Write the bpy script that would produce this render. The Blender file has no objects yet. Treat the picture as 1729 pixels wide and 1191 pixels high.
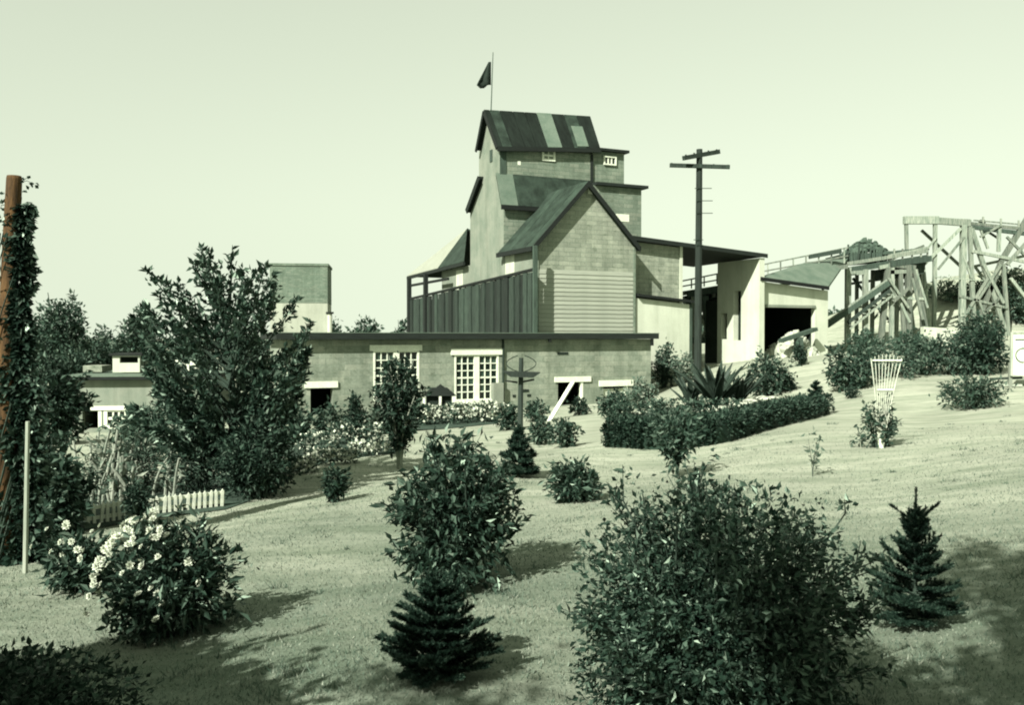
import bpy, math
import numpy as np
from mathutils import Matrix, Vector

# ------------------------------------------------------------------ camera, sky, sun, exposure
scene = bpy.context.scene
COL = scene.collection
FPX, CX, CY, HORIZON = 1550.0, 864.5, 595.5, 568.0
EYE = 1.66
PITCH = math.atan((CY - HORIZON) / FPX)
cam_data = bpy.data.cameras.new('camera')
cam_data.sensor_width = 36.0
cam_data.lens = 36.0 * FPX / 1729.0
cam_data.clip_start = 0.1
cam_data.clip_end = 3000
cam = bpy.data.objects.new('camera', cam_data)
COL.objects.link(cam)
cam.location = (0, 0, EYE)
cam.rotation_euler = (math.radians(90) - PITCH, 0, 0)
scene.camera = cam

SUN_EL, SUN_AZ = math.radians(37), math.radians(214)      # compass angle of the sun: 0 = +Y, 90 = +X
world = bpy.data.worlds.new('World')
scene.world = world
world.use_nodes = True
wn = world.node_tree
wn.nodes.clear()
w_out = wn.nodes.new('ShaderNodeOutputWorld')
w_bg = wn.nodes.new('ShaderNodeBackground')
w_sky = wn.nodes.new('ShaderNodeTexSky')
w_sky.sky_type = 'NISHITA'
w_sky.sun_disc = False
w_sky.sun_elevation = SUN_EL
w_sky.sun_rotation = SUN_AZ
w_sky.air_density = 1.0
w_sky.dust_density = 1.2
w_sky.ozone_density = 0.6
w_tc = wn.nodes.new('ShaderNodeTexCoord')
w_sep = wn.nodes.new('ShaderNodeSeparateXYZ')
w_max = wn.nodes.new('ShaderNodeMath'); w_max.operation = 'MAXIMUM'; w_max.inputs[1].default_value = 0.12
w_cmb = wn.nodes.new('ShaderNodeCombineXYZ')
wn.links.new(w_tc.outputs['Generated'], w_sep.inputs[0])
wn.links.new(w_sep.outputs[0], w_cmb.inputs[0]); wn.links.new(w_sep.outputs[1], w_cmb.inputs[1])
wn.links.new(w_sep.outputs[2], w_max.inputs[0]); wn.links.new(w_max.outputs[0], w_cmb.inputs[2])
wn.links.new(w_cmb.outputs[0], w_sky.inputs['Vector'])
w_hsv = wn.nodes.new('ShaderNodeHueSaturation')
w_hsv.inputs['Saturation'].default_value = 0.10
w_gam = wn.nodes.new('ShaderNodeGamma')
w_gam.inputs['Gamma'].default_value = 0.5
w_mul = wn.nodes.new('ShaderNodeMix')
w_mul.data_type = 'RGBA'
w_mul.blend_type = 'MULTIPLY'
w_mul.inputs[0].default_value = 1.0
w_mul.inputs[7].default_value = (1.10, 1.21, 0.94, 1)
wn.links.new(w_sky.outputs[0], w_hsv.inputs['Color'])
wn.links.new(w_hsv.outputs[0], w_gam.inputs[0])
wn.links.new(w_gam.outputs[0], w_mul.inputs[6])
wn.links.new(w_mul.outputs[2], w_bg.inputs[0])
w_bg.inputs[1].default_value = 0.129
wn.links.new(w_bg.outputs[0], w_out.inputs[0])

sun_d = bpy.data.lights.new('sun', 'SUN')
sun_d.energy = 5.0
sun_d.angle = math.radians(0.5)
sun_d.color = (1.0, 0.965, 0.90)
sun = bpy.data.objects.new('sun', sun_d)
COL.objects.link(sun)
to_sun = Vector((math.sin(SUN_AZ) * math.cos(SUN_EL), math.cos(SUN_AZ) * math.cos(SUN_EL), math.sin(SUN_EL)))
sun.rotation_euler = to_sun.to_track_quat('Z', 'Y').to_euler()
sun.location = (-20, -12, 30)
vs = scene.view_settings
vs.view_transform = 'Standard'
vs.look = 'None'
vs.gamma = 1.0
vs.exposure = 1.3
vs.use_curve_mapping = False
scene.cycles.filter_width = 2.0
scene.cycles.max_bounces = 6
scene.cycles.transparent_max_bounces = 6

# ------------------------------------------------------------------ projection helpers (photo pixels, 1729 x 1191)
_cp, _sp = math.cos(PITCH), math.sin(PITCH)
EYEP = np.array([0, 0, EYE])

def ray(px, py):
    x, y = (px - CX) / FPX, (CY - py) / FPX
    return np.array([x, _cp + y * _sp, y * _cp - _sp])

def at(px, py, Y):
    d = ray(px, py)
    return EYEP + d * (Y / d[1])

def sstep(a, b, x):
    t = np.clip((x - a) / (b - a), 0, 1)
    return t * t * (3 - 2 * t)

def ground_z(X, Y):
    X = np.asarray(X, float)
    Y = np.asarray(Y, float)
    Yc = 46 - np.logaddexp(0, (46 - Y) / 4) * 4
    Yc = 46 - np.logaddexp(0, (46 - Y) / 4.0) * 4.0
    Xc = np.clip(X, -26, 22)
    z = -0.034 * (Yc - 4) + 0.055 * Xc
    z = z + 1.25 * sstep(19, 34, Y) * sstep(4, 11, X)
    z = z + 0.05 * np.sin(X * 0.7 + Y * 0.23) * sstep(3, 12, Y) + 0.035 * np.sin(X * 1.7 - Y * 0.9 + 1)
    z = z + 5.2 * np.exp(-(((X - 34) / 13.0) ** 2 + ((Y - 62) / 8.0) ** 2))
    return z

def G(px, py):
    d = ray(px, py)
    lo, hi = 1.0, None
    s = 1.0
    while s < 400:
        p = EYEP + d * s
        if p[2] < ground_z(p[0], p[1]):
            hi = s
            break
        lo = s
        s *= 1.03
    if hi is None:
        hi = s
    for _ in range(30):
        m = 0.5 * (lo + hi)
        p = EYEP + d * m
        if p[2] < ground_z(p[0], p[1]):
            hi = m
        else:
            lo = m
    p = EYEP + d * hi
    return np.array([p[0], p[1], float(ground_z(p[0], p[1]))])

# ------------------------------------------------------------------ object helpers
def tag(o, label=None, cat=None, group=None, kind=None):
    if label: o['label'] = label
    if cat: o['category'] = cat
    if group: o['group'] = group
    if kind: o['kind'] = kind
    return o

def thing(name, label, cat, loc=(0, 0, 0), rz=0.0, group=None):
    o = bpy.data.objects.new(name, None)
    COL.objects.link(o)
    o.location = tuple(float(c) for c in loc)
    o.rotation_euler = (0, 0, rz)
    o.empty_display_size = 0.2
    return tag(o, label, cat, group)

def link(name, mesh, mat, parent=None, loc=None):
    o = bpy.data.objects.new(name, mesh)
    COL.objects.link(o)
    if mat is not None and len(mesh.materials) == 0:
        mesh.materials.append(mat)
    if parent is not None: o.parent = parent
    if loc is not None: o.location = tuple(float(c) for c in loc)
    return o

class MB:
    """collects vertices and faces for ONE mesh"""
    def __init__(self):
        self.v, self.f, self.n = [], [], 0
    def add(self, verts, faces):
        verts = np.asarray(verts, float).reshape(-1, 3)
        self.v.append(verts)
        for f in faces:
            self.f.append([int(i) + self.n for i in f])
        self.n += len(verts)
        return self
    def addq(self, verts, faces):
        verts = np.asarray(verts, float).reshape(-1, 3)
        self.v.append(verts)
        self.f.extend((np.asarray(faces) + self.n).tolist())
        self.n += len(verts)
        return self
    def box(self, a, b):
        a, b = np.minimum(a, b), np.maximum(a, b)
        x0, y0, z0 = a; x1, y1, z1 = b
        v = [(x0, y0, z0), (x1, y0, z0), (x1, y1, z0), (x0, y1, z0), (x0, y0, z1), (x1, y0, z1), (x1, y1, z1), (x0, y1, z1)]
        return self.add(v, [(0, 3, 2, 1), (4, 5, 6, 7), (0, 1, 5, 4), (1, 2, 6, 5), (2, 3, 7, 6), (3, 0, 4, 7)])
    def prism(self, pts, off):
        pts = np.asarray(pts, float)
        n = len(pts)
        v = np.vstack([pts, pts + np.asarray(off, float)])
        nrm = np.zeros(3)
        for i in range(n):
            nrm += np.cross(pts[i], pts[(i + 1) % n])
        fl = np.dot(nrm, off) > 0
        f = [list(range(n)), list(range(n, 2 * n))[::-1]]
        for i in range(n):
            j = (i + 1) % n
            f.append([j, i, i + n, j + n])
        if fl:
            f = [q[::-1] for q in f]
        return self.add(v, f)
    def beam(self, p, q, w, h=None, up=(0, 0, 1)):
        p, q = np.asarray(p, float), np.asarray(q, float)
        h = h or w
        d = q - p
        d = d / (np.linalg.norm(d) + 1e-9)
        up = np.asarray(up, float)
        if abs(np.dot(d, up)) > 0.95: up = np.array([0, 1.0, 0])
        s = np.cross(d, up); s /= np.linalg.norm(s)
        t = np.cross(s, d)
        c = [(-w / 2, -h / 2), (w / 2, -h / 2), (w / 2, h / 2), (-w / 2, h / 2)]
        v = [p + s * a + t * b for a, b in c] + [q + s * a + t * b for a, b in c]
        return self.add(v, [(3, 2, 1, 0), (4, 5, 6, 7), (0, 1, 5, 4), (1, 2, 6, 5), (2, 3, 7, 6), (3, 0, 4, 7)])
    def tube(self, pts, r0, r1=None, sides=6):
        pts = np.asarray(pts, float)
        r1 = r0 if r1 is None else r1
        n = len(pts)
        tan = np.gradient(pts, axis=0)
        tan /= np.linalg.norm(tan, axis=1)[:, None] + 1e-9
        ref = np.array([1.0, 0.13, 0.02]) if abs(tan[0][0]) < 0.8 else np.array([0, 0.2, 1.0])
        s = np.cross(tan, ref); s /= np.linalg.norm(s, axis=1)[:, None] + 1e-9
        t = np.cross(tan, s)
        ang = np.arange(sides) / sides * 2 * math.pi
        rr = np.linspace(r0, r1, n)
        v = pts[:, None, :] + rr[:, None, None] * (np.cos(ang)[None, :, None] * s[:, None, :] + np.sin(ang)[None, :, None] * t[:, None, :])
        f = []
        for i in range(n - 1):
            for k in range(sides):
                k2 = (k + 1) % sides
                f.append((i * sides + k, i * sides + k2, (i + 1) * sides + k2, (i + 1) * sides + k))
        f.append(list(range(sides))[::-1])
        f.append([(n - 1) * sides + k for k in range(sides)])
        return self.add(v.reshape(-1, 3), f)
    def mesh(self, name, smooth=False):
        me = bpy.data.meshes.new(name)
        v = np.vstack(self.v) if self.v else np.zeros((0, 3))
        sizes = np.array([len(f) for f in self.f], dtype=np.int32)
        loops = np.fromiter((i for f in self.f for i in f), dtype=np.int32, count=int(sizes.sum()))
        me.vertices.add(len(v)); me.vertices.foreach_set('co', v.astype(np.float32).ravel())
        me.loops.add(len(loops)); me.loops.foreach_set('vertex_index', loops)
        me.polygons.add(len(sizes))
        me.polygons.foreach_set('loop_start', np.concatenate([[0], np.cumsum(sizes)[:-1]]).astype(np.int32))
        me.polygons.foreach_set('use_smooth', np.full(len(sizes), bool(smooth)))
        me.update(calc_edges=True)
        return me
    def build(self, name, mat, parent=None, loc=None, smooth=False, label=None, kind=None):
        o = link(name, self.mesh(name, smooth), mat, parent, loc)
        return tag(o, label, None, None, kind)

def quads_mesh(name, V):
    """V: (n,4,3) loose quads -> mesh"""
    n = len(V)
    me = bpy.data.meshes.new(name)
    me.vertices.add(n * 4); me.vertices.foreach_set('co', V.astype(np.float32).ravel())
    me.loops.add(n * 4); me.loops.foreach_set('vertex_index', np.arange(n * 4, dtype=np.int32))
    me.polygons.add(n); me.polygons.foreach_set('loop_start', np.arange(0, n * 4, 4, dtype=np.int32))
    me.polygons.foreach_set('use_smooth', np.zeros(n, dtype=bool))
    me.update(calc_edges=True)
    return me

def tris_mesh(name, V):
    n = len(V)
    me = bpy.data.meshes.new(name)
    me.vertices.add(n * 3); me.vertices.foreach_set('co', V.astype(np.float32).ravel())
    me.loops.add(n * 3); me.loops.foreach_set('vertex_index', np.arange(n * 3, dtype=np.int32))
    me.polygons.add(n); me.polygons.foreach_set('loop_start', np.arange(0, n * 3, 3, dtype=np.int32))
    me.polygons.foreach_set('use_smooth', np.zeros(n, dtype=bool))
    me.update(calc_edges=True)
    return me

# ------------------------------------------------------------------ materials (old toned print: every colour is a grey seen in green tone)
def tone(v, least=0.0):
    w = max(least, min(1.0, (v / 0.22) ** 0.55))
    lo, hi = np.array([0.20, 1.0, 0.62]), np.array([0.915, 1.0, 0.78])
    c = v * (lo * (1 - w) + hi * w)
    return (float(c[0]), float(c[1]), float(c[2]), 1.0)

GREY = 0.60        # built surfaces keep less of the green than the leaves do

class Nodes:
    def __init__(self, name):
        self.m = bpy.data.materials.new(name)
        self.m.use_nodes = True
        self.t = self.m.node_tree
        self.bsdf = self.t.nodes['Principled BSDF']
        self.out = self.t.nodes['Material Output']
    def n(self, typ, **kw):
        nd = self.t.nodes.new(typ)
        for k, val in kw.items(): setattr(nd, k, val)
        return nd
    def l(self, a, b): self.t.links.new(a, b)
    def noise(self, scale, detail=5, rough=0.6, vec=None, stretch=None):
        tc = self.n('ShaderNodeTexCoord')
        src = tc.outputs['Object']
        if stretch:
            mp = self.n('ShaderNodeMapping')
            mp.inputs['Scale'].default_value = stretch
            self.l(src, mp.inputs[0]); src = mp.outputs[0]
        nz = self.n('ShaderNodeTexNoise')
        nz.inputs['Scale'].default_value = scale
        nz.inputs['Detail'].default_value = detail
        nz.inputs['Roughness'].default_value = rough
        self.l(src, nz.inputs['Vector'])
        return nz.outputs[0]
    def ramp(self, fac, a, b, p0=0.3, p1=0.7):
        r = self.n('ShaderNodeValToRGB')
        r.color_ramp.elements[0].color = a; r.color_ramp.elements[0].position = p0
        r.color_ramp.elements[1].color = b; r.color_ramp.elements[1].position = p1
        self.l(fac, r.inputs[0])
        return r.outputs[0]
    def mix(self, fac, a, b, mode='MIX'):
        m = self.n('ShaderNodeMix', data_type='RGBA', blend_type=mode)
        for sock, val in ((m.inputs[0], fac), (m.inputs[6], a), (m.inputs[7], b)):
            if hasattr(val, 'is_linked') or hasattr(val, 'links'): self.l(val, sock)
            else: sock.default_value = val
        return m.outputs[2]
    def bump(self, h, strength=0.4, dist=0.02):
        b = self.n('ShaderNodeBump')
        b.inputs['Strength'].default_value = strength
        b.inputs['Distance'].default_value = dist
        self.l(h, b.inputs['Height'])
        self.l(b.outputs[0], self.bsdf.inputs['Normal'])
    def base(self, c, rough=0.85, spec=0.25):
        if hasattr(c, 'links'): self.l(c, self.bsdf.inputs['Base Color'])
        else: self.bsdf.inputs['Base Color'].default_value = c
        self.bsdf.inputs['Roughness'].default_value = rough
        self.bsdf.inputs['Specular IOR Level'].default_value = spec
        return self.m

def mat_plain(name, v, var=0.35, scale=3.0, rough=0.85, bump=0.3, stretch=None, fine=40, streak=0.0):
    k = Nodes(name)
    n1 = k.noise(scale, 6, 0.65, stretch=stretch)
    n2 = k.noise(fine, 3, 0.6, stretch=stretch)
    c1 = k.ramp(n1, tone(v * (1 - var), GREY), tone(v * (1 + var), GREY))
    c2 = k.ramp(n2, (0.75, 0.75, 0.75, 1), (1.1, 1.1, 1.1, 1))
    c = k.mix(1.0, c1, c2, 'MULTIPLY')
    if streak:
        n4 = k.noise(1.0, 5, 0.65, stretch=(2.2, 2.2, 0.2))
        c = k.mix(streak, c, k.ramp(n4, (0.5, 0.54, 0.5, 1), (1.08, 1.08, 1.08, 1), 0.30, 0.56), 'MULTIPLY')
    if bump: k.bump(n2, bump, 0.01)
    return k.base(c, rough, 0.12)

def mat_block(name, v, bw, bh, mort=0.012, var=0.14, contrast=0.8, rot=(math.radians(90), 0, 0), bumps=0.35):
    """coursed blocks / roll siding: brick texture in the wall's own x-z plane"""
    k = Nodes(name)
    tc = k.n('ShaderNodeTexCoord')
    sep = k.n('ShaderNodeSeparateXYZ'); k.l(tc.outputs['Object'], sep.inputs[0])
    add = k.n('ShaderNodeMath', operation='ADD'); k.l(sep.outputs[0], add.inputs[0]); k.l(sep.outputs[1], add.inputs[1])
    cmb = k.n('ShaderNodeCombineXYZ'); k.l(add.outputs[0], cmb.inputs[0]); k.l(sep.outputs[2], cmb.inputs[1])
    br = k.n('ShaderNodeTexBrick')
    br.inputs['Scale'].default_value = 1.0
    br.inputs['Brick Width'].default_value = bw
    br.inputs['Row Height'].default_value = bh
    br.inputs['Mortar Size'].default_value = mort
    br.inputs['Mortar Smooth'].default_value = 0.3
    br.inputs['Bias'].default_value = -0.2
    br.inputs['Color1'].default_value = tone(v * (1 - var), GREY)
    br.inputs['Color2'].default_value = tone(v * (1 + var), GREY)
    br.inputs['Mortar'].default_value = tone(v * contrast, GREY)
    k.l(cmb.outputs[0], br.inputs['Vector'])
    n1 = k.noise(1.1, 6, 0.7)
    n2 = k.noise(14, 4, 0.7)
    c1 = k.ramp(n1, (0.72, 0.74, 0.72, 1), (1.18, 1.17, 1.15, 1))
    c = k.mix(1.0, br.outputs[0], c1, 'MULTIPLY')
    c2 = k.ramp(n2, (0.7, 0.72, 0.7, 1), (1.12, 1.12, 1.12, 1))
    c = k.mix(0.75, c, c2, 'MULTIPLY')
    n3 = k.noise(1.0, 5, 0.7, stretch=(2.4, 2.4, 5.5))
    c = k.mix(0.8, c, k.ramp(n3, (0.40, 0.46, 0.40, 1), (1, 1, 1, 1), 0.28, 0.44), 'MULTIPLY')
    n4 = k.noise(1.0, 4, 0.6, stretch=(3.0, 3.0, 0.22))
    c = k.mix(0.6, c, k.ramp(n4, (0.68, 0.72, 0.68, 1), (1.1, 1.1, 1.1, 1), 0.32, 0.58), 'MULTIPLY')
    inv = k.n('ShaderNodeMath', operation='SUBTRACT'); inv.inputs[0].default_value = 1.0; k.l(br.outputs[1], inv.inputs[1])
    k.bump(inv.outputs[0], bumps, 0.02)
    return k.base(c, 0.9)

def mat_wood(name, v, var=0.45, along='z', rough=0.85, each=0.35):
    k = Nodes(name)
    st = {'z': (9, 9, 0.8), 'x': (0.8, 9, 9), 'y': (9, 0.8, 9)}[along]
    n1 = k.noise(2.2, 7, 0.7, stretch=st)
    oi = k.n('ShaderNodeObjectInfo')
    c1 = k.ramp(n1, tone(v * (1 - var), GREY), tone(v * (1 + var), GREY), 0.35, 0.68)
    r = k.ramp(oi.outputs['Random'], (1 - each, 1 - each, 1 - each, 1), (1 + each, 1 + each, 1 + each, 1), 0, 1)
    c = k.mix(1.0, c1, r, 'MULTIPLY')
    k.bump(n1, 0.4, 0.008)
    return k.base(c, rough)

def mat_leaf(name, v, spread=0.6, rough=0.55, spec=0.35, transl=0.2):
    k = Nodes(name)
    ge = k.n('ShaderNodeNewGeometry')
    r = k.n('ShaderNodeValToRGB')
    r.color_ramp.elements[0].color = tone(v * (1 - spread)); r.color_ramp.elements[0].position = 0
    r.color_ramp.elements[1].color = tone(v * (1 + spread * 3.3)); r.color_ramp.elements[1].position = 1  # brightest few pieces coloured lighter, standing in for sunlit glints
    e = r.color_ramp.elements.new(0.70); e.color = tone(v * (1 + spread * .2))
    k.l(ge.outputs['Random Per Island'], r.inputs[0])
    c = r.outputs[0]
    k.base(c, rough, spec)
    k.bsdf.inputs['Specular Tint'].default_value = (0.72, 0.95, 0.70, 1)
    tr = k.n('ShaderNodeBsdfTranslucent')
    k.l(c, tr.inputs[0])
    mx = k.n('ShaderNodeMixShader'); mx.inputs[0].default_value = transl
    k.l(k.bsdf.outputs[0], mx.inputs[1]); k.l(tr.outputs[0], mx.inputs[2])
    k.l(mx.outputs[0], k.out.inputs[0])
    return k.m

def mat_lawn():
    k = Nodes('lawn')
    n1 = k.noise(0.35, 6, 0.65)
    n2 = k.noise(5.0, 8, 0.75, stretch=(0.5, 1.7, 1))
    n3 = k.noise(60, 4, 0.7)
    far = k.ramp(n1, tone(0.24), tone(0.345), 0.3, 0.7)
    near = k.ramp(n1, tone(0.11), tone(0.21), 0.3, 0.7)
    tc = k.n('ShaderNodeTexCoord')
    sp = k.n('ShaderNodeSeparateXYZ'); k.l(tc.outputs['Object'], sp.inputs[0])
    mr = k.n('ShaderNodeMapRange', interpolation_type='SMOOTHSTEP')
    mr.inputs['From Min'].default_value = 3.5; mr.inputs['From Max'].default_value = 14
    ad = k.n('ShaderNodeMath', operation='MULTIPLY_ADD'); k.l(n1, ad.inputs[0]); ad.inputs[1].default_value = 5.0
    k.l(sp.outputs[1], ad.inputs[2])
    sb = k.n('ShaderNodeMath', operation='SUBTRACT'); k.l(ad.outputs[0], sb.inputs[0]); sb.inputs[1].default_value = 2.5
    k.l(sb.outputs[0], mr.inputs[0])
    c = k.mix(mr.outputs[0], near, far)  # light falloff towards the viewer put into the colour: near lawn darker
    c = k.mix(0.5, c, k.ramp(n2, (0.62, 0.66, 0.62, 1), (1.2, 1.18, 1.16, 1), 0.3, 0.66), 'MULTIPLY')
    n5 = k.noise(1.0, 6, 0.7, stretch=(0.55, 2.2, 1))
    c = k.mix(0.85, c, k.ramp(n5, (0.64, 0.70, 0.64, 1), (1.12, 1.1, 1.1, 1), 0.36, 0.6), 'MULTIPLY')
    c = k.mix(0.45, c, k.ramp(n3, (0.6, 0.64, 0.6, 1), (1.25, 1.22, 1.2, 1), 0.3, 0.7), 'MULTIPLY')
    k.bump(n3, 0.7, 0.02)
    return k.base(c, 0.95, 0.1)

def rust_mat():
    k = Nodes('orange_bark')
    n = k.noise(6, 6, 0.7, stretch=(3, 3, 0.5))
    c = k.ramp(n, (0.018, 0.015, 0.010, 1), (0.11, 0.063, 0.025, 1), 0.3, 0.7)
    k.bump(n, 0.8, 0.02)
    return k.base(c, 0.9, 0.1)

M = {}
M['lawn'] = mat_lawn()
M['grass'] = mat_leaf('grass_blade', 0.15, 0.26, 0.6, 0.3, 0.3)
M['tuft'] = mat_leaf('grass_tuft', 0.095, 0.4, 0.6, 0.3, 0.3)
M['soil'] = mat_plain('bed_soil', 0.05, 0.5, 4, bump=0.8)
M['block'] = mat_block('weathered_block', 0.215, 0.42, 0.2, 0.010)
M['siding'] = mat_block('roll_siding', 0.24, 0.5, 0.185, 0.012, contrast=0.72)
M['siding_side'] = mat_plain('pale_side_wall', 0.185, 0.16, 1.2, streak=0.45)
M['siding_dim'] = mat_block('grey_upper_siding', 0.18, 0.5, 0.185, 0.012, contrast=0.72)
M['clap'] = mat_wood('clapboard_paint', 0.245, 0.16, 'x', each=0.09)
M['plank'] = mat_wood('old_plank', 0.03, 0.5, 'z', each=0.55)
M['dark_wood'] = mat_wood('tarred_wood', 0.010, 0.4, 'x')
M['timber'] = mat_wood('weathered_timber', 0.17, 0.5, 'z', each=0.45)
M['timber_dark'] = mat_wood('dark_timber', 0.045, 0.4, 'z')  # darker timber with grain, for posts, decks and braces
M['roof'] = mat_plain('tar_roofing', 0.012, 0.5, 1.6, 0.8, stretch=(3, 0.6, 0.6), streak=0.5)
M['roof_worn'] = mat_plain('worn_roofing', 0.044, 0.4, 2.0, 0.75, streak=0.5)
M['roof_light'] = mat_plain('pale_roofing', 0.125, 0.2, 1.6, 0.75)
M['roof_mid'] = mat_plain('grey_roofing', 0.034, 0.45, 2.2, 0.75, streak=0.6)
M['metal_roof'] = mat_plain('pale_metal_roof', 0.25, 0.1, 1.5, 0.5)
M['white'] = mat_plain('white_paint', 0.60, 0.12, 3, 0.6)
M['white_picket'] = mat_plain('chalky_white_paint', 0.52, 0.25, 9, 0.7, fine=60)
M['worn_white'] = mat_plain('worn_white_paint', 0.40, 0.3, 9, 0.7, fine=60)
M['plaster'] = mat_plain('limewashed_concrete', 0.44, 0.10, 0.9, 0.9, streak=0.35)
def glass_mat():
    k = Nodes('window_glass')
    oi = k.n('ShaderNodeObjectInfo')
    return k.base(k.ramp(oi.outputs['Random'], tone(0.006), tone(0.05), 0.35, 1.0), 0.15, 0.5)
M['glass'] = glass_mat()
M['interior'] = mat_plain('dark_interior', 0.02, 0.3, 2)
M['stack_pale'] = mat_plain('weathered_render', 0.30, 0.12, 0.8, streak=0.4)
M['brick_dark'] = mat_block('dark_brick', 0.155, 0.26, 0.09, 0.012)
M['pole'] = mat_wood('pole_wood', 0.02, 0.4, 'z')
M['pale_pole'] = mat_wood('pale_pole_wood', 0.24, 0.3, 'z')
M['bark'] = mat_plain('bark', 0.05, 0.45, 8, bump=0.8, stretch=(3, 3, 0.5))
M['rust_bark'] = rust_mat()
M['twig'] = mat_plain('twig_bark', 0.04, 0.4, 8, bump=0)
M['rock'] = mat_plain('pale_limestone', 0.36, 0.3, 4, bump=0.8, fine=20)
M['spoil'] = mat_plain('quarry_spoil', 0.075, 0.4, 2, bump=0.9, fine=14)
M['cloth'] = mat_plain('flag_cloth', 0.02, 0.4, 3)
M['petal'] = mat_leaf('white_petal', 0.43, 0.25, 0.6, 0.3, 0.25)
M['wire'] = mat_plain('iron_wire', 0.03, 0.3, 5)
M['leaf_dark'] = mat_leaf('leaf_dark', 0.021, 0.65)
M['leaf_mid'] = mat_leaf('leaf_mid', 0.042, 0.6)
M['leaf_pale'] = mat_leaf('leaf_pale', 0.10, 0.5)
M['leaf_gloss'] = mat_leaf('leaf_gloss', 0.027, 0.65, 0.40, 0.6)
M['leaf_far'] = mat_leaf('leaf_far', 0.055, 0.45)
M['needle'] = mat_leaf('needle', 0.020, 0.5, 0.5, 0.35, 0.1)
M['agave'] = mat_plain('agave_leaf', 0.035, 0.4, 3, 0.5)
M['stalk'] = mat_plain('pale_stalk', 0.22, 0.3, 6)

# ------------------------------------------------------------------ ground
def build_ground():
    tx = np.linspace(-1, 1, 260); ty = np.linspace(0, 1, 300)
    X = np.sinh(tx * 5.2) / np.sinh(5.2) * 900
    Y = -25 + np.sinh(ty * 5.4) / np.sinh(5.4) * 1500
    near = np.linspace(-25, 60, 230)
    Y = np.unique(np.concatenate([near, Y[Y > 60]]))
    nearx = np.linspace(-45, 45, 220)
    X = np.unique(np.concatenate([nearx, X[np.abs(X) > 45]]))
    gx, gy = np.meshgrid(X, Y)
    v = np.stack([gx, gy, ground_z(gx, gy)], -1).reshape(-1, 3)
    nx, ny = len(X), len(Y)
    i = np.arange(nx * ny).reshape(ny, nx)
    f = np.stack([i[:-1, :-1], i[:-1, 1:], i[1:, 1:], i[1:, :-1]], -1).reshape(-1, 4)
    b = MB(); b.addq(v, f)
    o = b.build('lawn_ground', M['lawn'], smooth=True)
    tag(o, kind='structure')
build_ground()

def grass():
    rng = np.random.default_rng(3)
    n = 170000
    Y = np.exp(rng.uniform(np.log(2.3), np.log(17), n))
    X = rng.uniform(-1, 1, n) * (0.72 * Y + 0.8)
    keep = rng.random(n) < 1.0 - 0.75 * sstep(9, 17, Y)
    X, Y = X[keep], Y[keep]
    n = len(X)
    z = ground_z(X, Y)
    clump = 0.5 + 0.5 * np.sin(X * 5.1 + 2 * np.sin(Y * 3.3)) * np.sin(Y * 4.3 + 2 * np.sin(X * 2.7))
    h = (0.010 + 0.018 * rng.random(n) * (0.3 + clump)) * (1 + 0.02 * Y)
    w = (0.0022 + 0.0022 * rng.random(n)) * (1 + 0.06 * Y)
    a = rng.uniform(0, 2 * np.pi, n)
    lean = rng.normal(0, 0.5, (n, 2)) * h[:, None]
    p = np.stack([X, Y, z - 0.004], -1)
    s = np.stack([np.cos(a), np.sin(a), np.zeros(n)], -1) * w[:, None]
    t = p + np.stack([lean[:, 0], lean[:, 1], h], -1)
    o = link('grass', tris_mesh('grass', np.stack([p - s, p + s, t], 1)), M['grass'])
    tag(o, 'short mown grass blades covering the near lawn', 'grass', kind='stuff')
grass()

def tufts():
    rng = np.random.default_rng(12)
    nc = 600
    Yc = np.exp(rng.uniform(np.log(2.6), np.log(19), nc)); Xc = rng.uniform(-1, 1, nc) * (.66 * Yc + .6)
    per = rng.integers(10, 34, nc)
    i = np.repeat(np.arange(nc), per); n = len(i)
    sp = rng.uniform(.02, .09, nc)[i]
    X = Xc[i] + rng.normal(size=n) * sp; Y = Yc[i] + rng.normal(size=n) * sp * .8
    h = rng.uniform(.02, .055, n) * rng.uniform(.6, 1.3, nc)[i]
    w = .0028 * (1 + .07 * Y)
    a = rng.uniform(0, 6.28, n)
    p = np.stack([X, Y, ground_z(X, Y) - .004], -1)
    s = np.stack([np.cos(a), np.sin(a), np.zeros(n)], -1) * w[:, None]
    t = p + np.stack([rng.normal(size=n) * h * .6, rng.normal(size=n) * h * .6, h], -1)
    o = link('grass_tufts', tris_mesh('grass_tufts', np.stack([p - s, p + s, t], 1)), M['tuft'])
    tag(o, 'longer coarse grass tufts and weeds scattered over the lawn', 'grass', kind='stuff')
tufts()

# ------------------------------------------------------------------ the mill and its neighbours share one plan frame
TH = math.radians(25)
class Frame:
    def __init__(self, px, py, Y, th=TH, zb=None):
        p = at(px, py, Y)
        self.th = th
        self.zb = float(ground_z(p[0], p[1])) - 0.3 if zb is None else zb
        self.o = np.array([p[0], p[1], self.zb])
        self.u = np.array([math.cos(th), math.sin(th), 0])
        self.v_ = np.array([-math.sin(th), math.cos(th), 0])
    def loc(self, p):
        d = p - self.o
        return np.array([d @ self.u, d @ self.v_, d[2]])
    def v(self, px, py, v):
        d = ray(px, py)
        s = (v + (self.o - EYEP) @ self.v_) / (d @ self.v_)
        return self.loc(EYEP + d * s)
    def uu(self, px, py, u):
        d = ray(px, py)
        s = (u + (self.o - EYEP) @ self.u) / (d @ self.u)
        return self.loc(EYEP + d * s)
    def w(self, p):
        return self.o + self.u * p[0] + self.v_ * p[1] + np.array([0, 0, p[2]])
F = Frame(905, 567, 36)
ZE = EYE - F.zb            # eye level in the frame

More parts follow.
